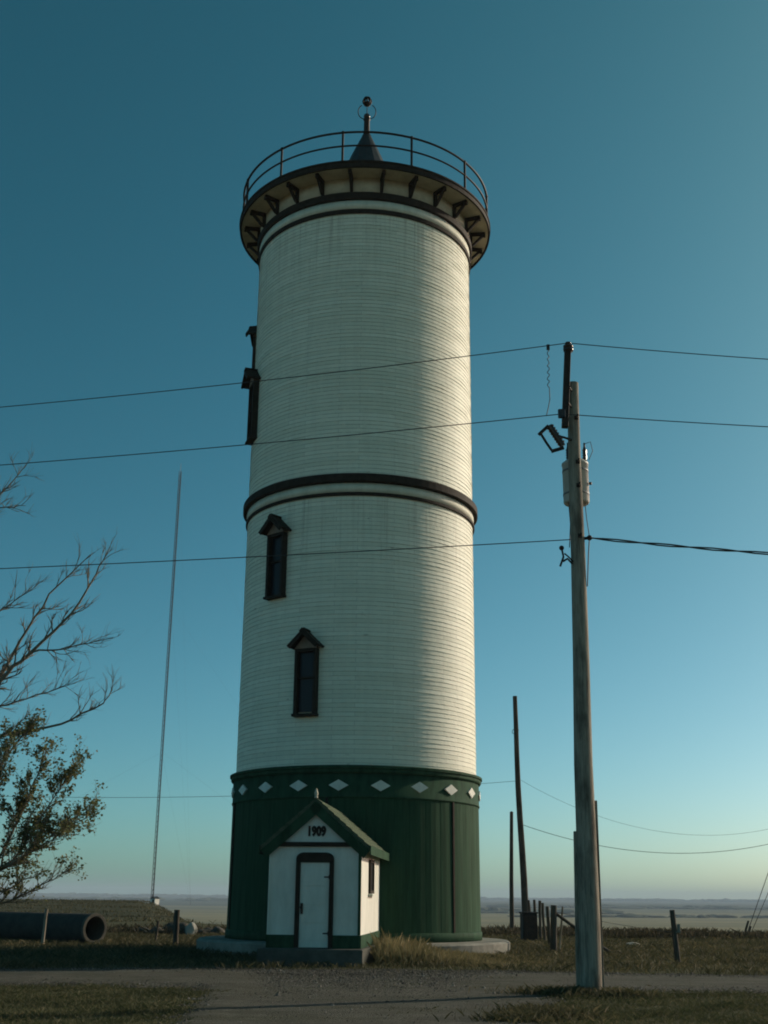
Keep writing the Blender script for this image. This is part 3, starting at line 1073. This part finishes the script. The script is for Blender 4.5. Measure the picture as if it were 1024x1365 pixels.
# ------------------------------------------------------------------ fences
def post(x, y, h, r, lean=(0, 0), label='', group=None, mat='post', n=9):
    root = None
    b = MB()
    hs = np.linspace(-0.3, h, 6)
    b.tube([(lean[0] * z / h + random.uniform(-0.012, 0.012), lean[1] * z / h, z) for z in hs], [r * random.uniform(0.92, 1.06) for z in hs], n)
    o = b.build('fence_post', M[mat], None, (x, y, float(hgt(x, y))))
    tag(o, label, 'fence post', group)
    return o


row = [(6.11, 45.4, 1.38, 0.065, (-0.07, 0), 'grey fence post right behind the braced corner post'),
       (6.40, 49.0, 1.50, 0.055, (-0.05, 0), 'thin grey fence post, second behind the braced corner post'),
       (6.61, 52.0, 1.55, 0.06, (0.02, 0), 'fence post, third behind the braced corner post'),
       (6.75, 54.5, 1.58, 0.06, (-0.03, 0), 'fence post, fourth behind the braced corner post, next to the dark box'),
       (6.82, 56.6, 1.55, 0.06, (-0.10, 0), 'farthest fence post of the row, peeping over the dark box')]
for x, y, h, r, ln, lb in row:
    post(x, y, h, r, ln, lb, 'fence posts running away beside the dark box')
cp = empty('fence_post', (5.54, 40.4, 0))
tag(cp, 'stout dark corner fence post with a long diagonal brace', 'fence post')
b = MB()
b.tube([(-0.01, 0, -0.3), (0.03, 0, 0.7), (0.06, 0, 1.44)], [0.12, 0.105, 0.095], 10)
b.build('shaft', M['post'], cp)
b = MB()
b.tube([(0.10, 0.0, 1.20), (0.95, 0.2, 0.62), (1.95, 0.45, -0.04)], [0.05, 0.055, 0.06], 9)
b.build('brace', M['post'], cp)
post(5.80, 40.9, 1.40, 0.032, (0.16, 0), 'thin pale stake leaning beside the braced corner post', None, 'pole')
rp = empty('fence_post', (7.97, 34.0, 0))
tag(rp, 'lone dark fence post on the grass right of the front utility pole', 'fence post')
b = MB()
b.tube([(0.03, 0, -0.3), (0.0, 0, 0.4), (-0.05, 0, 1.37)], [0.085, 0.08, 0.072], 10)
b.build('shaft', M['post'], rp)
b = MB()
b.box((0.09, -0.03, 0.90), (0.07, 0.06, 0.22))
b.tube([(0.0, -0.09, 0.80), (0.09, -0.08, 0.83), (0.13, -0.03, 0.86)], 0.012, 5)
b.build('wire_holder', M['concrete'], rp)
wire('fence_wire', sag((5.60, 40.4, 1.25), (7.93, 34.05, 0.80), 0.05, 20), 0.006, 'thin slack wire between the braced corner post and the lone post', 'fence wire')
wire('fence_wire', [(5.58, 40.4, 1.05), (6.06, 45.4, 1.05), (6.37, 49.0, 1.1), (6.62, 52.0, 1.1), (6.74, 54.5, 1.1), (6.77, 56.6, 1.1)], 0.005, 'thin wire along the row of posts by the dark box', 'fence wire')
post(-6.82, 42.3, 1.17, 0.095, (-0.03, 0), 'thick dark fence post standing alone left of the tower', 'fence posts left of the tower')
post(-10.98, 41.2, 1.17, 0.05, (0.03, 0), 'thin grey fence post in front of the big pipe', 'fence posts left of the tower', 'pole')
post(-8.05, 45.4, 0.75, 0.04, (0.05, 0), 'low thin stake in the grass between pipe and tower', 'fence posts left of the tower')
wire('fence_wire', [(-16.0, 41.0, 0.9), (-10.97, 41.2, 0.95), (-6.83, 42.3, 0.95)], 0.005, 'thin wire from the thick left post past the big pipe', 'fence wire')

# ------------------------------------------------------------------ big pipe
cv = empty('culvert_pipe', (-9.95, 44.0, 0), 0)
tag(cv, 'large dark concrete pipe lying on the grass, its open end toward the tower', 'pipe')
ax = Vector((-math.cos(R(40)), math.sin(R(40)), 0))
sd_ = Vector((math.sin(R(40)), math.cos(R(40)), 0))


def pipe_ring(u, r, n=40): return [ax * u + sd_ * (r * math.cos(2 * PI * k / n)) + Vector((0, 0, 0.50 + r * math.sin(2 * PI * k / n))) for k in range(n)]


def pipe(name, rings, mat, parent):
    b = MB()
    n = 40
    vs = []
    for u, r in rings: vs += pipe_ring(u, r)
    fs = []
    for i in range(len(rings) - 1):
        for k in range(n): fs.append((i * n + k, i * n + (k + 1) % n, (i + 1) * n + (k + 1) % n, (i + 1) * n + k))
    b.add(vs, fs, False)
    return b.build(name, M[mat], parent)


pipe('barrel', [(0.9, 0.42), (0.22, 0.42), (0.105, 0.45), (0.105, 0.495), (8.0, 0.495), (8.0, 0.42), (0.9, 0.42)], 'culvert', cv)
pipe('collar', [(0.9, 0.40), (0.0, 0.40), (-0.01, 0.41), (-0.01, 0.505), (0.0, 0.515), (0.10, 0.515), (0.10, 0.50)], 'dark_concrete', cv)

# ------------------------------------------------------------------ radio mast and shed
ma = empty('radio_mast', (-40.1, 220.0, float(hgt(-40.1, 220))))
tag(ma, 'very tall thin lattice radio mast on the rise left of the tower', 'radio mast')
mh = 80.6
b = MB()
tri = [Vector((0.25 * math.cos(a), 0.25 * math.sin(a), 0)) for a in (PI / 2, PI / 2 + 2 * PI / 3, PI / 2 + 4 * PI / 3)]
for t in tri: b.tube([t + Vector((0, 0, -0.5)), t + Vector((0, 0, mh))], 0.055, 5)
z = 0.0
k = 0
while z < mh - 0.9:
    for i in range(3):
        p, q = tri[i], tri[(i + 1) % 3]
        b.beam(p + Vector((0, 0, z)), q + Vector((0, 0, z + 0.9)), 0.03, 0.03)
        b.beam(p + Vector((0, 0, z)), q + Vector((0, 0, z)), 0.03, 0.03)
    z += 0.9
b.build('lattice', M['mast'], ma)
b = MB()
for k in range(3):
    a = R(90 + 120 * k)
    for hh_ in (26.0, 53.0, 79.0):
        b.tube([(0.3 * math.cos(a), 0.3 * math.sin(a), hh_), (45 * math.cos(a), 45 * math.sin(a), -0.6)], 0.006, 4)
b.build('guy_wire', M['wire'], ma)
tp = MB()
tp.tube([(0, 0, mh), (0, 0, mh + 1.6)], 0.04, 6)
tp.build('antenna', M['galv'], ma)
ms = empty('mast_shed', (-38.9, 216.0, float(hgt(-38.9, 216)) - 0.5), R(-35))
ms.scale = (0.62, 0.62, 0.75)
tag(ms, 'tiny pale equipment shed at the foot of the radio mast', 'shed')
MB().box((0, 0, 0.9), (1.7, 1.7, 2.0)).build('wall', M['white'], ms)
b = MB()
b.prism([(-1.0, 1.9), (1.0, 1.9), (0, 2.4)], Matrix.Translation((0, -1.0, 0)), 2.0)
b.build('roof', M['tin'], ms)
MB().box((0.2, -0.87, 0.85), (0.7, 0.05, 1.7)).build('door', M['dark'], ms)

# ------------------------------------------------------------------ stones
def rock(x, y, s, label, mat='rock', group=None, flat=0.7, seed=0):
    rs = np.random.default_rng(seed)
    bm = bmesh.new()
    bmesh.ops.create_icosphere(bm, subdivisions=3, radius=1.0)
    ph = rs.uniform(0, 6, 6)
    sc = rs.uniform(0.75, 1.25, 3)
    for v in bm.verts:
        p = v.co
        d = 1 + 0.16 * math.sin(p.x * 2.6 + ph[0]) * math.cos(p.y * 2.3 + ph[1]) + 0.10 * math.sin(p.z * 4 + p.x * 3.3 + ph[2]) + 0.05 * math.sin(p.y * 9 + ph[3])
        v.co = Vector((p.x * sc[0] * s * d, p.y * sc[1] * s * d, p.z * flat * s * d))
    me = bpy.data.meshes.new('rock')
    bm.to_mesh(me)
    bm.free()
    o = link_mesh('rock', me, M[mat], None, (x, y, float(hgt(x, y)) + flat * s * 0.45))
    tag(o, label, 'rock', group)
    return o


G = 'field stones left of the tower'
rock(-10.45, 56.0, 0.34, 'small dark field stone farthest left in the stone row', 'rock', G, 0.6, 1)
rock(-9.75, 55.2, 0.42, 'wide low dark field stone, second from left in the stone row', 'rock', G, 0.55, 2)
rock(-9.2, 55.8, 0.5, 'biggest dark field stone in the middle of the stone row', 'rock', G, 0.65, 3)
rock(-8.55, 55.4, 0.36, 'small dark field stone just left of the pale upright stone', 'rock', G, 0.9, 4)
rock(-8.22, 54.8, 0.27, 'pale upright stone among the dark field stones', 'pale_rock', None, 1.35, 5)
rock(-7.65, 55.5, 0.36, 'dark field stone right of the pale upright stone', 'rock', G, 0.6, 6)
rock(-7.05, 55.0, 0.44, 'dark field stone nearest the tower foot', 'rock', G, 0.6, 7)
rock(9.25, 46.2, 0.30, 'pale flat stone lying in the grass behind the lone post', 'pale_rock', None, 0.35, 8)
rock(7.05, 42.2, 0.26, 'dark lump of wood or stone at the brace foot', 'rock', None, 0.5, 9)


# ------------------------------------------------------------------ trees
def grow(pts_list, twig_n, twig_len, up, seed, levels=2, rad0=0.05, region=None):
    """limbs -> (limb mesh builder, twig mesh builder, twig tips)"""
    rs = random.Random(seed)
    limbs, twigs, tips = MB(), MB(), []

    def sub(p, d, L, r, lev):
        n = 5
        pts = [Vector(p)]
        dd = Vector(d).normalized()
        for q in range(n):
            dd = (dd + Vector((rs.uniform(-0.22, 0.22), rs.uniform(-0.22, 0.22), rs.uniform(-0.24, 0.26) + up * 0.06))).normalized()
            pts.append(pts[-1] + dd * (L / n))
        twigs.tube(pts, [max(0.0022, r * (1 - 0.78 * q / n)) for q in range(n + 1)], 5 if lev > 0 else 4, caps=False)
        tips.append((pts[-1], pts[-2], pts[-3]))
        if lev > 0:
            m = rs.randint(4, 7)
            for q in range(m):
                t = rs.uniform(0.2, 1.0)
                i = min(n - 1, int(t * n))
                pp = pts[i].lerp(pts[i + 1], t * n - i)
                ax_ = Vector((rs.uniform(-1, 1), rs.uniform(-1, 1), rs.uniform(-0.5, 1)))
                nd = ((pts[i + 1] - pts[i]).normalized() + ax_ * 0.75 + Vector((0, 0, up * 0.4))).normalized()
                sub(pp, nd, L * rs.uniform(0.35, 0.65), r * 0.5, lev - 1)

    for pts, r0, r1, dens in pts_list:
        P = [Vector(p) for p in pts]
        Q = []
        for a, b2 in zip(P, P[1:]):
            for t in (0, 0.25, 0.5, 0.75): Q.append(a.lerp(b2, t) + Vector((rs.uniform(-0.02, 0.02), rs.uniform(-0.04, 0.04), rs.uniform(-0.02, 0.02))))
        Q.append(P[-1])
        n = len(Q)
        limbs.tube(Q, [0.8 * (r0 + (r1 - r0) * i / (n - 1)) for i in range(n)], 8)
        for q in range(int(twig_n * dens)):
            t = rs.uniform(0.12, 1.0) * (n - 1)
            i = min(n - 2, int(t))
            pp = Q[i].lerp(Q[i + 1], t - i)
            d = (Q[i + 1] - Q[i]).normalized()
            ax_ = Vector((rs.uniform(-1, 1), rs.uniform(-1, 1), rs.uniform(-0.7, 1)))
            sub(pp, (d * 0.9 + ax_ * 0.8 + Vector((0, 0, up * 0.3))), twig_len * rs.uniform(0.5, 1.1), (r0 + (r1 - r0) * t / n) * 0.38 + 0.003, levels - 1)
    return limbs, twigs, tips


bt = empty('bare_tree', (-10.7, 25.2, 0))
tag(bt, 'leafless tree reaching its bare upper branches in from the left', 'tree')
o0 = Vector((-10.7, 25.2, 0))
crotch = (-10.45, 25.1, 2.2)
limbs_px = [
    ([(-10.7, 25.2, -0.2), (-10.6, 25.15, 1.1), crotch, (-10.2, 25.05, 3.4), (-9.9, 25.0, 4.6), (-9.7, 25.1, 6.2), (-9.75, 25.2, 8.0), (-9.6, 25.1, 10.6)], 0.23, 0.03, 0.6),
    ([(-10.2, 25.05, 3.4), (-9.4, 25.0, 4.5), (-8.6, 25.0, 5.35), (-8.08, 25.0, 5.98), (-7.73, 25.0, 6.74), (-7.24, 25.1, 7.8), (-6.45, 25.2, 8.74)], 0.085, 0.012, 1.3),
    ([(-9.4, 25.0, 4.5), (-8.6, 24.9, 5.3), (-7.87, 24.8, 6.02), (-7.35, 24.75, 6.54), (-6.61, 24.75, 7.28), (-6.21, 24.8, 8.2), (-5.93, 24.8, 8.81)], 0.075, 0.010, 1.4),
    ([(-7.42, 24.78, 6.47), (-6.69, 24.7, 6.54), (-5.69, 24.7, 6.78)], 0.028, 0.007, 0.8),
    ([(-10.3, 25.05, 2.9), (-9.2, 25.2, 4.1), (-8.4, 25.3, 4.66), (-7.96, 25.3, 4.8), (-6.77, 25.2, 5.02), (-5.88, 25.1, 5.46), (-5.70, 25.1, 5.75)], 0.07, 0.008, 1.2),
    ([(-9.7, 25.1, 6.2), (-9.1, 25.1, 8.6), (-8.53, 25.0, 10.05), (-8.06, 25.0, 10.69)], 0.05, 0.008, 0.9),
    ([(-9.72, 25.1, 7.2), (-9.1, 25.0, 9.2), (-8.49, 25.0, 9.73), (-7.93, 25.0, 9.79)], 0.04, 0.007, 0.7),
    ([(-9.9, 25.0, 4.6), (-9.1, 25.2, 6.6), (-8.3, 25.3, 7.5), (-7.7, 25.3, 7.95)], 0.045, 0.008, 1.0),
    ([(-8.7, 25.0, 5.2), (-8.0, 25.4, 5.45), (-7.2, 25.5, 5.75), (-6.6, 25.5, 5.95)], 0.03, 0.006, 1.0),
]
limbs, twigs, tips = grow([([Vector(p) - o0 for p in a], r0, r1, dn) for a, r0, r1, dn in limbs_px], 26, 0.55, 0.22, 11, 2)
limbs.build('trunk', M['bark'], bt)
twigs.build('branches', M['bark'], bt)

lt = empty('leafy_tree', (-9.1, 24.2, 0))
tag(lt, 'low spreading tree with sparse olive leaves at the left edge', 'tree')
o1 = Vector((-9.1, 24.2, 0))
lim2 = [
    ([(-9.1, 24.2, -0.2), (-8.9, 24.15, 0.6), (-8.5, 24.1, 1.2), (-7.9, 24.05, 1.75), (-7.35, 24.0, 2.08), (-6.95, 24.0, 2.26), (-6.71, 24.0, 2.56), (-6.58, 24.0, 3.04)], 0.13, 0.02, 1.2),
    ([(-8.5, 24.1, 1.2), (-7.9, 23.9, 1.5), (-7.31, 23.8, 1.66), (-7.04, 23.8, 1.71), (-6.75, 23.8, 1.90)], 0.05, 0.008, 0.6),
    ([(-8.9, 24.15, 0.6), (-8.6, 24.3, 2.0), (-8.0, 24.3, 3.2), (-7.6, 24.3, 4.2), (-7.2, 24.3, 4.75)], 0.07, 0.012, 1.3),
    ([(-7.6, 24.02, 1.92), (-7.3, 24.15, 2.6), (-7.0, 24.2, 3.4), (-6.75, 24.2, 4.3)], 0.04, 0.008, 1.3),
    ([(-7.15, 24.0, 2.16), (-6.8, 23.85, 2.7), (-6.4, 23.8, 3.4), (-6.05, 23.8, 4.05)], 0.03, 0.006, 1.2),
    ([(-6.85, 24.0, 2.4), (-6.45, 24.05, 2.7), (-6.0, 24.1, 2.95), (-5.78, 24.1, 3.05)], 0.024, 0.006, 0.8),
    ([(-8.2, 24.1, 1.5), (-7.7, 24.2, 1.35), (-7.1, 24.3, 1.5), (-6.5, 24.3, 1.85), (-6.1, 24.3, 2.05)], 0.04, 0.007, 0.9),
    ([(-7.4, 24.0, 2.05), (-7.0, 23.7, 2.2), (-6.5, 23.6, 2.5), (-6.1, 23.6, 2.75)], 0.03, 0.006, 0.9),
    ([(-7.9, 24.05, 1.75), (-7.75, 23.8, 2.7), (-7.5, 23.7, 3.6), (-7.35, 23.7, 4.5)], 0.04, 0.008, 1.3),
]
limbs, twigs, tips = grow([([Vector(p) - o1 for p in a], r0, r1, dn) for a, r0, r1, dn in lim2], 34, 0.50, 0.40, 23, 2)
limbs.build('trunk', M['bark'], lt)
twigs.build('branches', M['bark'], lt)
# leaves in small sprays on the twig ends, more of them high up
V, Fq = [], []
rs = random.Random(5)
for tip, m1, m2 in tips:
    zz = tip.z
    keep = 0.34 + 0.42 * min(1, max(0, (zz - 2.1) / 1.6))
    if rs.random() > keep: continue
    for q in range(rs.randint(4, 11)):
        base = rs.choice((tip, m1, m1.lerp(tip, 0.5), m2)) + Vector((rs.gauss(0, 0.035), rs.gauss(0, 0.035), rs.gauss(0, 0.035)))
        d = Vector((rs.gauss(0, 1), rs.gauss(0, 1), rs.gauss(-0.2, 0.7))).normalized()
        s_ = d.cross(Vector((rs.gauss(0, 1), rs.gauss(0, 1), rs.gauss(0, 1)))).normalized()
        L = rs.uniform(0.04, 0.085)
        w = L * rs.uniform(0.28, 0.42)
        nn = d.cross(s_) * (L * 0.12)
        i0 = len(V)
        V += [base, base + d * L * 0.5 + s_ * w + nn, base + d * L, base + d * L * 0.5 - s_ * w + nn]
        Fq += [(i0, i0 + 1, i0 + 2), (i0, i0 + 2, i0 + 3)]
crown_o = np_mesh('crown', np.array([tuple(v) for v in V]), np.array(Fq), M['leaf'], lt)


# ------------------------------------------------------------------ grass
def blades(name, P, H, W, lean, mat, label=None, rs=rng):
    """P (n,3) foot points, H heights, W widths -> bent two-triangle blades"""
    n = len(P)
    a = rs.uniform(0, 2 * PI, n)
    sx, sy = np.cos(a) * W / 2, np.sin(a) * W / 2
    b_ = rs.uniform(0, 2 * PI, n)
    ln = np.abs(rs.normal(0, lean, n)) * H
    lx, ly = np.cos(b_) * ln, np.sin(b_) * ln
    V = np.empty((n, 4, 3))
    V[:, 0] = P + np.stack([-sx, -sy, np.zeros(n)], -1)
    V[:, 1] = P + np.stack([sx, sy, np.zeros(n)], -1)
    V[:, 2] = P + np.stack([lx * 0.35 + sx * 0.6, ly * 0.35 + sy * 0.6, H * 0.6], -1)
    V[:, 3] = P + np.stack([lx, ly, H], -1)
    i = np.arange(n)[:, None] * 4
    Fq = np.concatenate([i + [0, 1, 2], i + [0, 2, 3]], 1).reshape(-1, 3)
    o = np_mesh(name, V.reshape(-1, 3), Fq, M[mat])
    tag(o, label, 'grass', None, 'stuff')
    return o


def scatter(n, x0, x1, y0, y1, keep):
    x = rng.uniform(x0, x1, n)
    y = rng.uniform(y0, y1, n)
    m = keep(x, y)
    x, y = x[m], y[m]
    return np.stack([x, y, hgt(x, y)], -1)


def clump(x, y, s=1.7):
    return 0.5 + 0.5 * (0.6 * wob(x, y, s) + 0.4 * wob(x, y, s * 2.7, 1.1))


def free(x, y):
    return (np.hypot(x - TX, y - TY) > 5.0) & ~((x > -3.1) & (x < -0.1) & (y > 31.0) & (y < 38))


def in_view(x, y, m=1.5):
    return np.abs(x) < y * 0.36 + m


def k_lawn(x, y):
    n_ = rng.uniform(-0.35, 0.35, x.shape)
    return in_view(x, y) & (~on_road(x + n_, y + n_ * 1.3) | ((rng.uniform(0, 1, x.shape) < 0.06) & (clump(x, y, 1.1) > 0.66))) & (rng.uniform(0, 1, x.shape) < 0.25 + 0.9 * clump(x, y))


P = scatter(560000, -12, 12, 15.0, 30.0, k_lawn)
P = P[(P[:, 1] < 24.2) | on_road(P[:, 0], P[:, 1])]
c_ = clump(P[:, 0], P[:, 1])
blades('lawn_grass', P, rng.uniform(0.015, 0.075, len(P)) * (0.45 + c_ * 1.0), rng.uniform(0.004, 0.009, len(P)), 0.9, 'lawn', 'rough short grass on both sides of the gravel drive')


def k_verge(x, y):
    n_ = rng.uniform(-0.4, 0.4, x.shape)
    return in_view(x, y, 3) & (y > road_far(x) + n_) & free(x, y) & (rng.uniform(0, 1, x.shape) < 0.2 + clump(x, y, 1.0))


P = scatter(230000, -22, 24, 26.5, 60, k_verge)
c_ = clump(P[:, 0], P[:, 1], 1.0)
blades('verge_grass', P, rng.uniform(0.05, 0.17, len(P)) * (0.5 + c_), rng.uniform(0.010, 0.02, len(P)), 0.8, 'verge', 'dull autumn grass between road and fence')


def k_lip(x, y):
    return (rng.uniform(0, 1, x.shape) < clump(x, y, 0.8) ** 2 * 1.2) & ((x > 3.5) | (rng.uniform(0, 1, x.shape) < 0.5)) & in_view(x, y, 3)


P = scatter(70000, -18, 26, 54.5, 62, k_lip)
blades('weed_strip', P, rng.uniform(0.12, 0.42, len(P)), rng.uniform(0.02, 0.04, len(P)), 0.6, 'weed', 'dark ragged weeds along the edge of the level ground')


P = scatter(160000, -75, -6, 62, 215, lambda x, y: (x / y < -0.10 - rng.uniform(0, 0.08, x.shape)) & (x / y > -0.40) & (rng.uniform(0, 1, x.shape) < clump(x, y, 0.35) ** 3))
blades('hill_grass', P, rng.uniform(0.05, 0.28, len(P)), rng.uniform(0.05, 0.10, len(P)), 0.9, 'verge', 'dull scrubby grass over the low rise behind the pipe')


def k_dry(x, y):
    t = np.hypot(x - TX, y - TY)
    return free(x, y) & (t > 5.05) & (y < 40) & (rng.uniform(0, 1, x.shape) < np.clip(1.3 - np.abs(x - 1.3) / 3.0, 0, 1) * np.clip((y - 31.3) / 1.6, 0, 1) * (0.3 + clump(x, y, 2.2)))


P = scatter(130000, -0.4, 5.2, 31.0, 37.5, k_dry)
f_ = np.clip(1.15 - np.abs(P[:, 0] - 0.6) / 3.2, 0.3, 1)
f_ = f_ * (0.75 + 0.5 * sstep(2.0, 0.2, P[:, 0])) * (0.45 + 0.85 * clump(P[:, 0], P[:, 1], 3.1)) * rng.uniform(0.5, 1.25, len(P))
blades('tall_grass', P, rng.uniform(0.10, 0.50, len(P)) * f_, rng.uniform(0.005, 0.010, len(P)), 0.28, 'dry', 'tall dry straw-coloured grass beside the hut and tower foundation')


def disc(n, cx, cy, r, sq=1.0):
    a = rng.uniform(0, 2 * PI, n)
    q = r * np.abs(rng.normal(0, 0.5, n))
    x, y = cx + q * np.cos(a), cy + q * np.sin(a) * sq
    return np.stack([x, y, hgt(x, y)], -1)


P = np.concatenate([disc(4200, 3.45, 22.3, 0.7, 0.7), disc(2200, 2.9, 22.4, 0.8, 0.7), disc(1800, 4.1, 22.15, 0.8, 0.7)])
blades('pole_weeds', P, rng.uniform(0.04, 0.20, len(P)) * rng.uniform(0.4, 1.1, len(P)), rng.uniform(0.004, 0.008, len(P)), 0.7, 'verge', 'dark weeds round the foot of the front utility pole')
P = np.concatenate([disc(3600, 1.9, 17.6, 0.6), disc(2600, 2.5, 18.2, 0.8), disc(2000, 2.3, 18.9, 0.8)])
blades('weed_clump', P, rng.uniform(0.02, 0.15, len(P)) * rng.uniform(0.5, 1.2, len(P)), rng.uniform(0.003, 0.006, len(P)), 0.8, 'verge', 'clump of dark weeds at the right edge of the drive')

# loose stones on the gravel
n = 70000
x = rng.uniform(-9, 9, n)
y = rng.uniform(15.5, 30, n)
m_ = on_road(x, y) & in_view(x, y)
x, y = x[m_], y[m_]
n = len(x)
s = rng.gamma(1.5, 0.0055, n) + 0.004
oct_v = np.array([(1, 0, 0), (0, 1, 0), (-1, 0, 0), (0, -1, 0), (0, 0, 0.7), (0, 0, -0.7)])
oct_f = np.array([(0, 1, 4), (1, 2, 4), (2, 3, 4), (3, 0, 4), (1, 0, 5), (2, 1, 5), (3, 2, 5), (0, 3, 5)])
V = oct_v[None] * rng.uniform(0.6, 1.3, (n, 6, 1)) * s[:, None, None]
V[..., 0] += x[:, None]
V[..., 1] += y[:, None]
V[..., 2] += 0.028
Fq = (oct_f[None] + 6 * np.arange(n)[:, None, None]).reshape(-1, 3)
gv = np_mesh('gravel', V.reshape(-1, 3), Fq, M['stones'])
tag(gv, 'loose stones scattered on the gravel track', 'gravel', None, 'stuff')


# ------------------------------------------------------------------ far woodland
def wood_strip(name, x0, x1, yfun, h, n, label, seed):
    rs = np.random.default_rng(seed)
    V, Fq = [], []
    bmx = bmesh.new()
    bmesh.ops.create_icosphere(bmx, subdivisions=2, radius=1.0)
    bv = np.array([v.co[:] for v in bmx.verts])
    bf = np.array([[v.index for v in f.verts] for f in bmx.faces])
    bmx.free()
    xs_ = np.sort(rs.uniform(x0, x1, n))
    A, B = [], []
    for q, x_ in enumerate(xs_):
        y_ = yfun(x_) + rs.normal(0, 25)
        z_ = float(hgt(x_, y_))
        sx_ = h * rs.uniform(1.5, 5)
        hz = h * rs.uniform(0.25, 0.8)
        vv = bv * (1 + 0.25 * rs.normal(0, 1, (len(bv), 1)) * 0.6) * [sx_, h * 4, hz] + [x_, y_, z_ + hz * 0.4]
        A.append(vv)
        B.append(bf + q * len(bv))
    o = np_mesh(name, np.concatenate(A), np.concatenate(B), M['wood_far'])
    tag(o, label, 'woodland', None, 'stuff')


wood_strip('woodland', -3200, 3600, lambda x: 7600 - abs(x) * 0.05, 15, 700, 'far wooded ridge forming the horizon', 1)
wood_strip('woodland', 180, 1100, lambda x: 1650 + x * 0.35, 4.0, 90, 'dark strip of bush across the valley fields at the right', 2)
wood_strip('woodland', -100, 420, lambda x: 2300 - x * 0.2, 8, 70, 'dark strip of bush in the valley just right of the tower', 3)
wood_strip('woodland', 300, 1900, lambda x: 3200 + x * 0.1, 8, 150, 'thin hedge line far out in the valley', 4)
wood_strip('woodland', -1500, -150, lambda x: 4200, 9, 120, 'far hedge line beyond the rise left of the tower', 5)


# ------------------------------------------------------------------ haze
hm = bpy.data.materials.new('thin_air_haze')
hm.use_nodes = True
hm.node_tree.nodes.clear()
ho = hm.node_tree.nodes.new('ShaderNodeOutputMaterial')
hv = hm.node_tree.nodes.new('ShaderNodeVolumePrincipled')
hv.inputs['Color'].default_value = (0.68, 0.84, 1.0, 1)
hv.inputs['Density'].default_value = 1.3e-4
hv.inputs['Anisotropy'].default_value = 0.0
hm.node_tree.links.new(hv.outputs[0], ho.inputs['Volume'])
hb = MB().box((0, 0, 31.0), (26400, 26400, 112)).build('haze', hm)
tag(hb, kind='stuff')
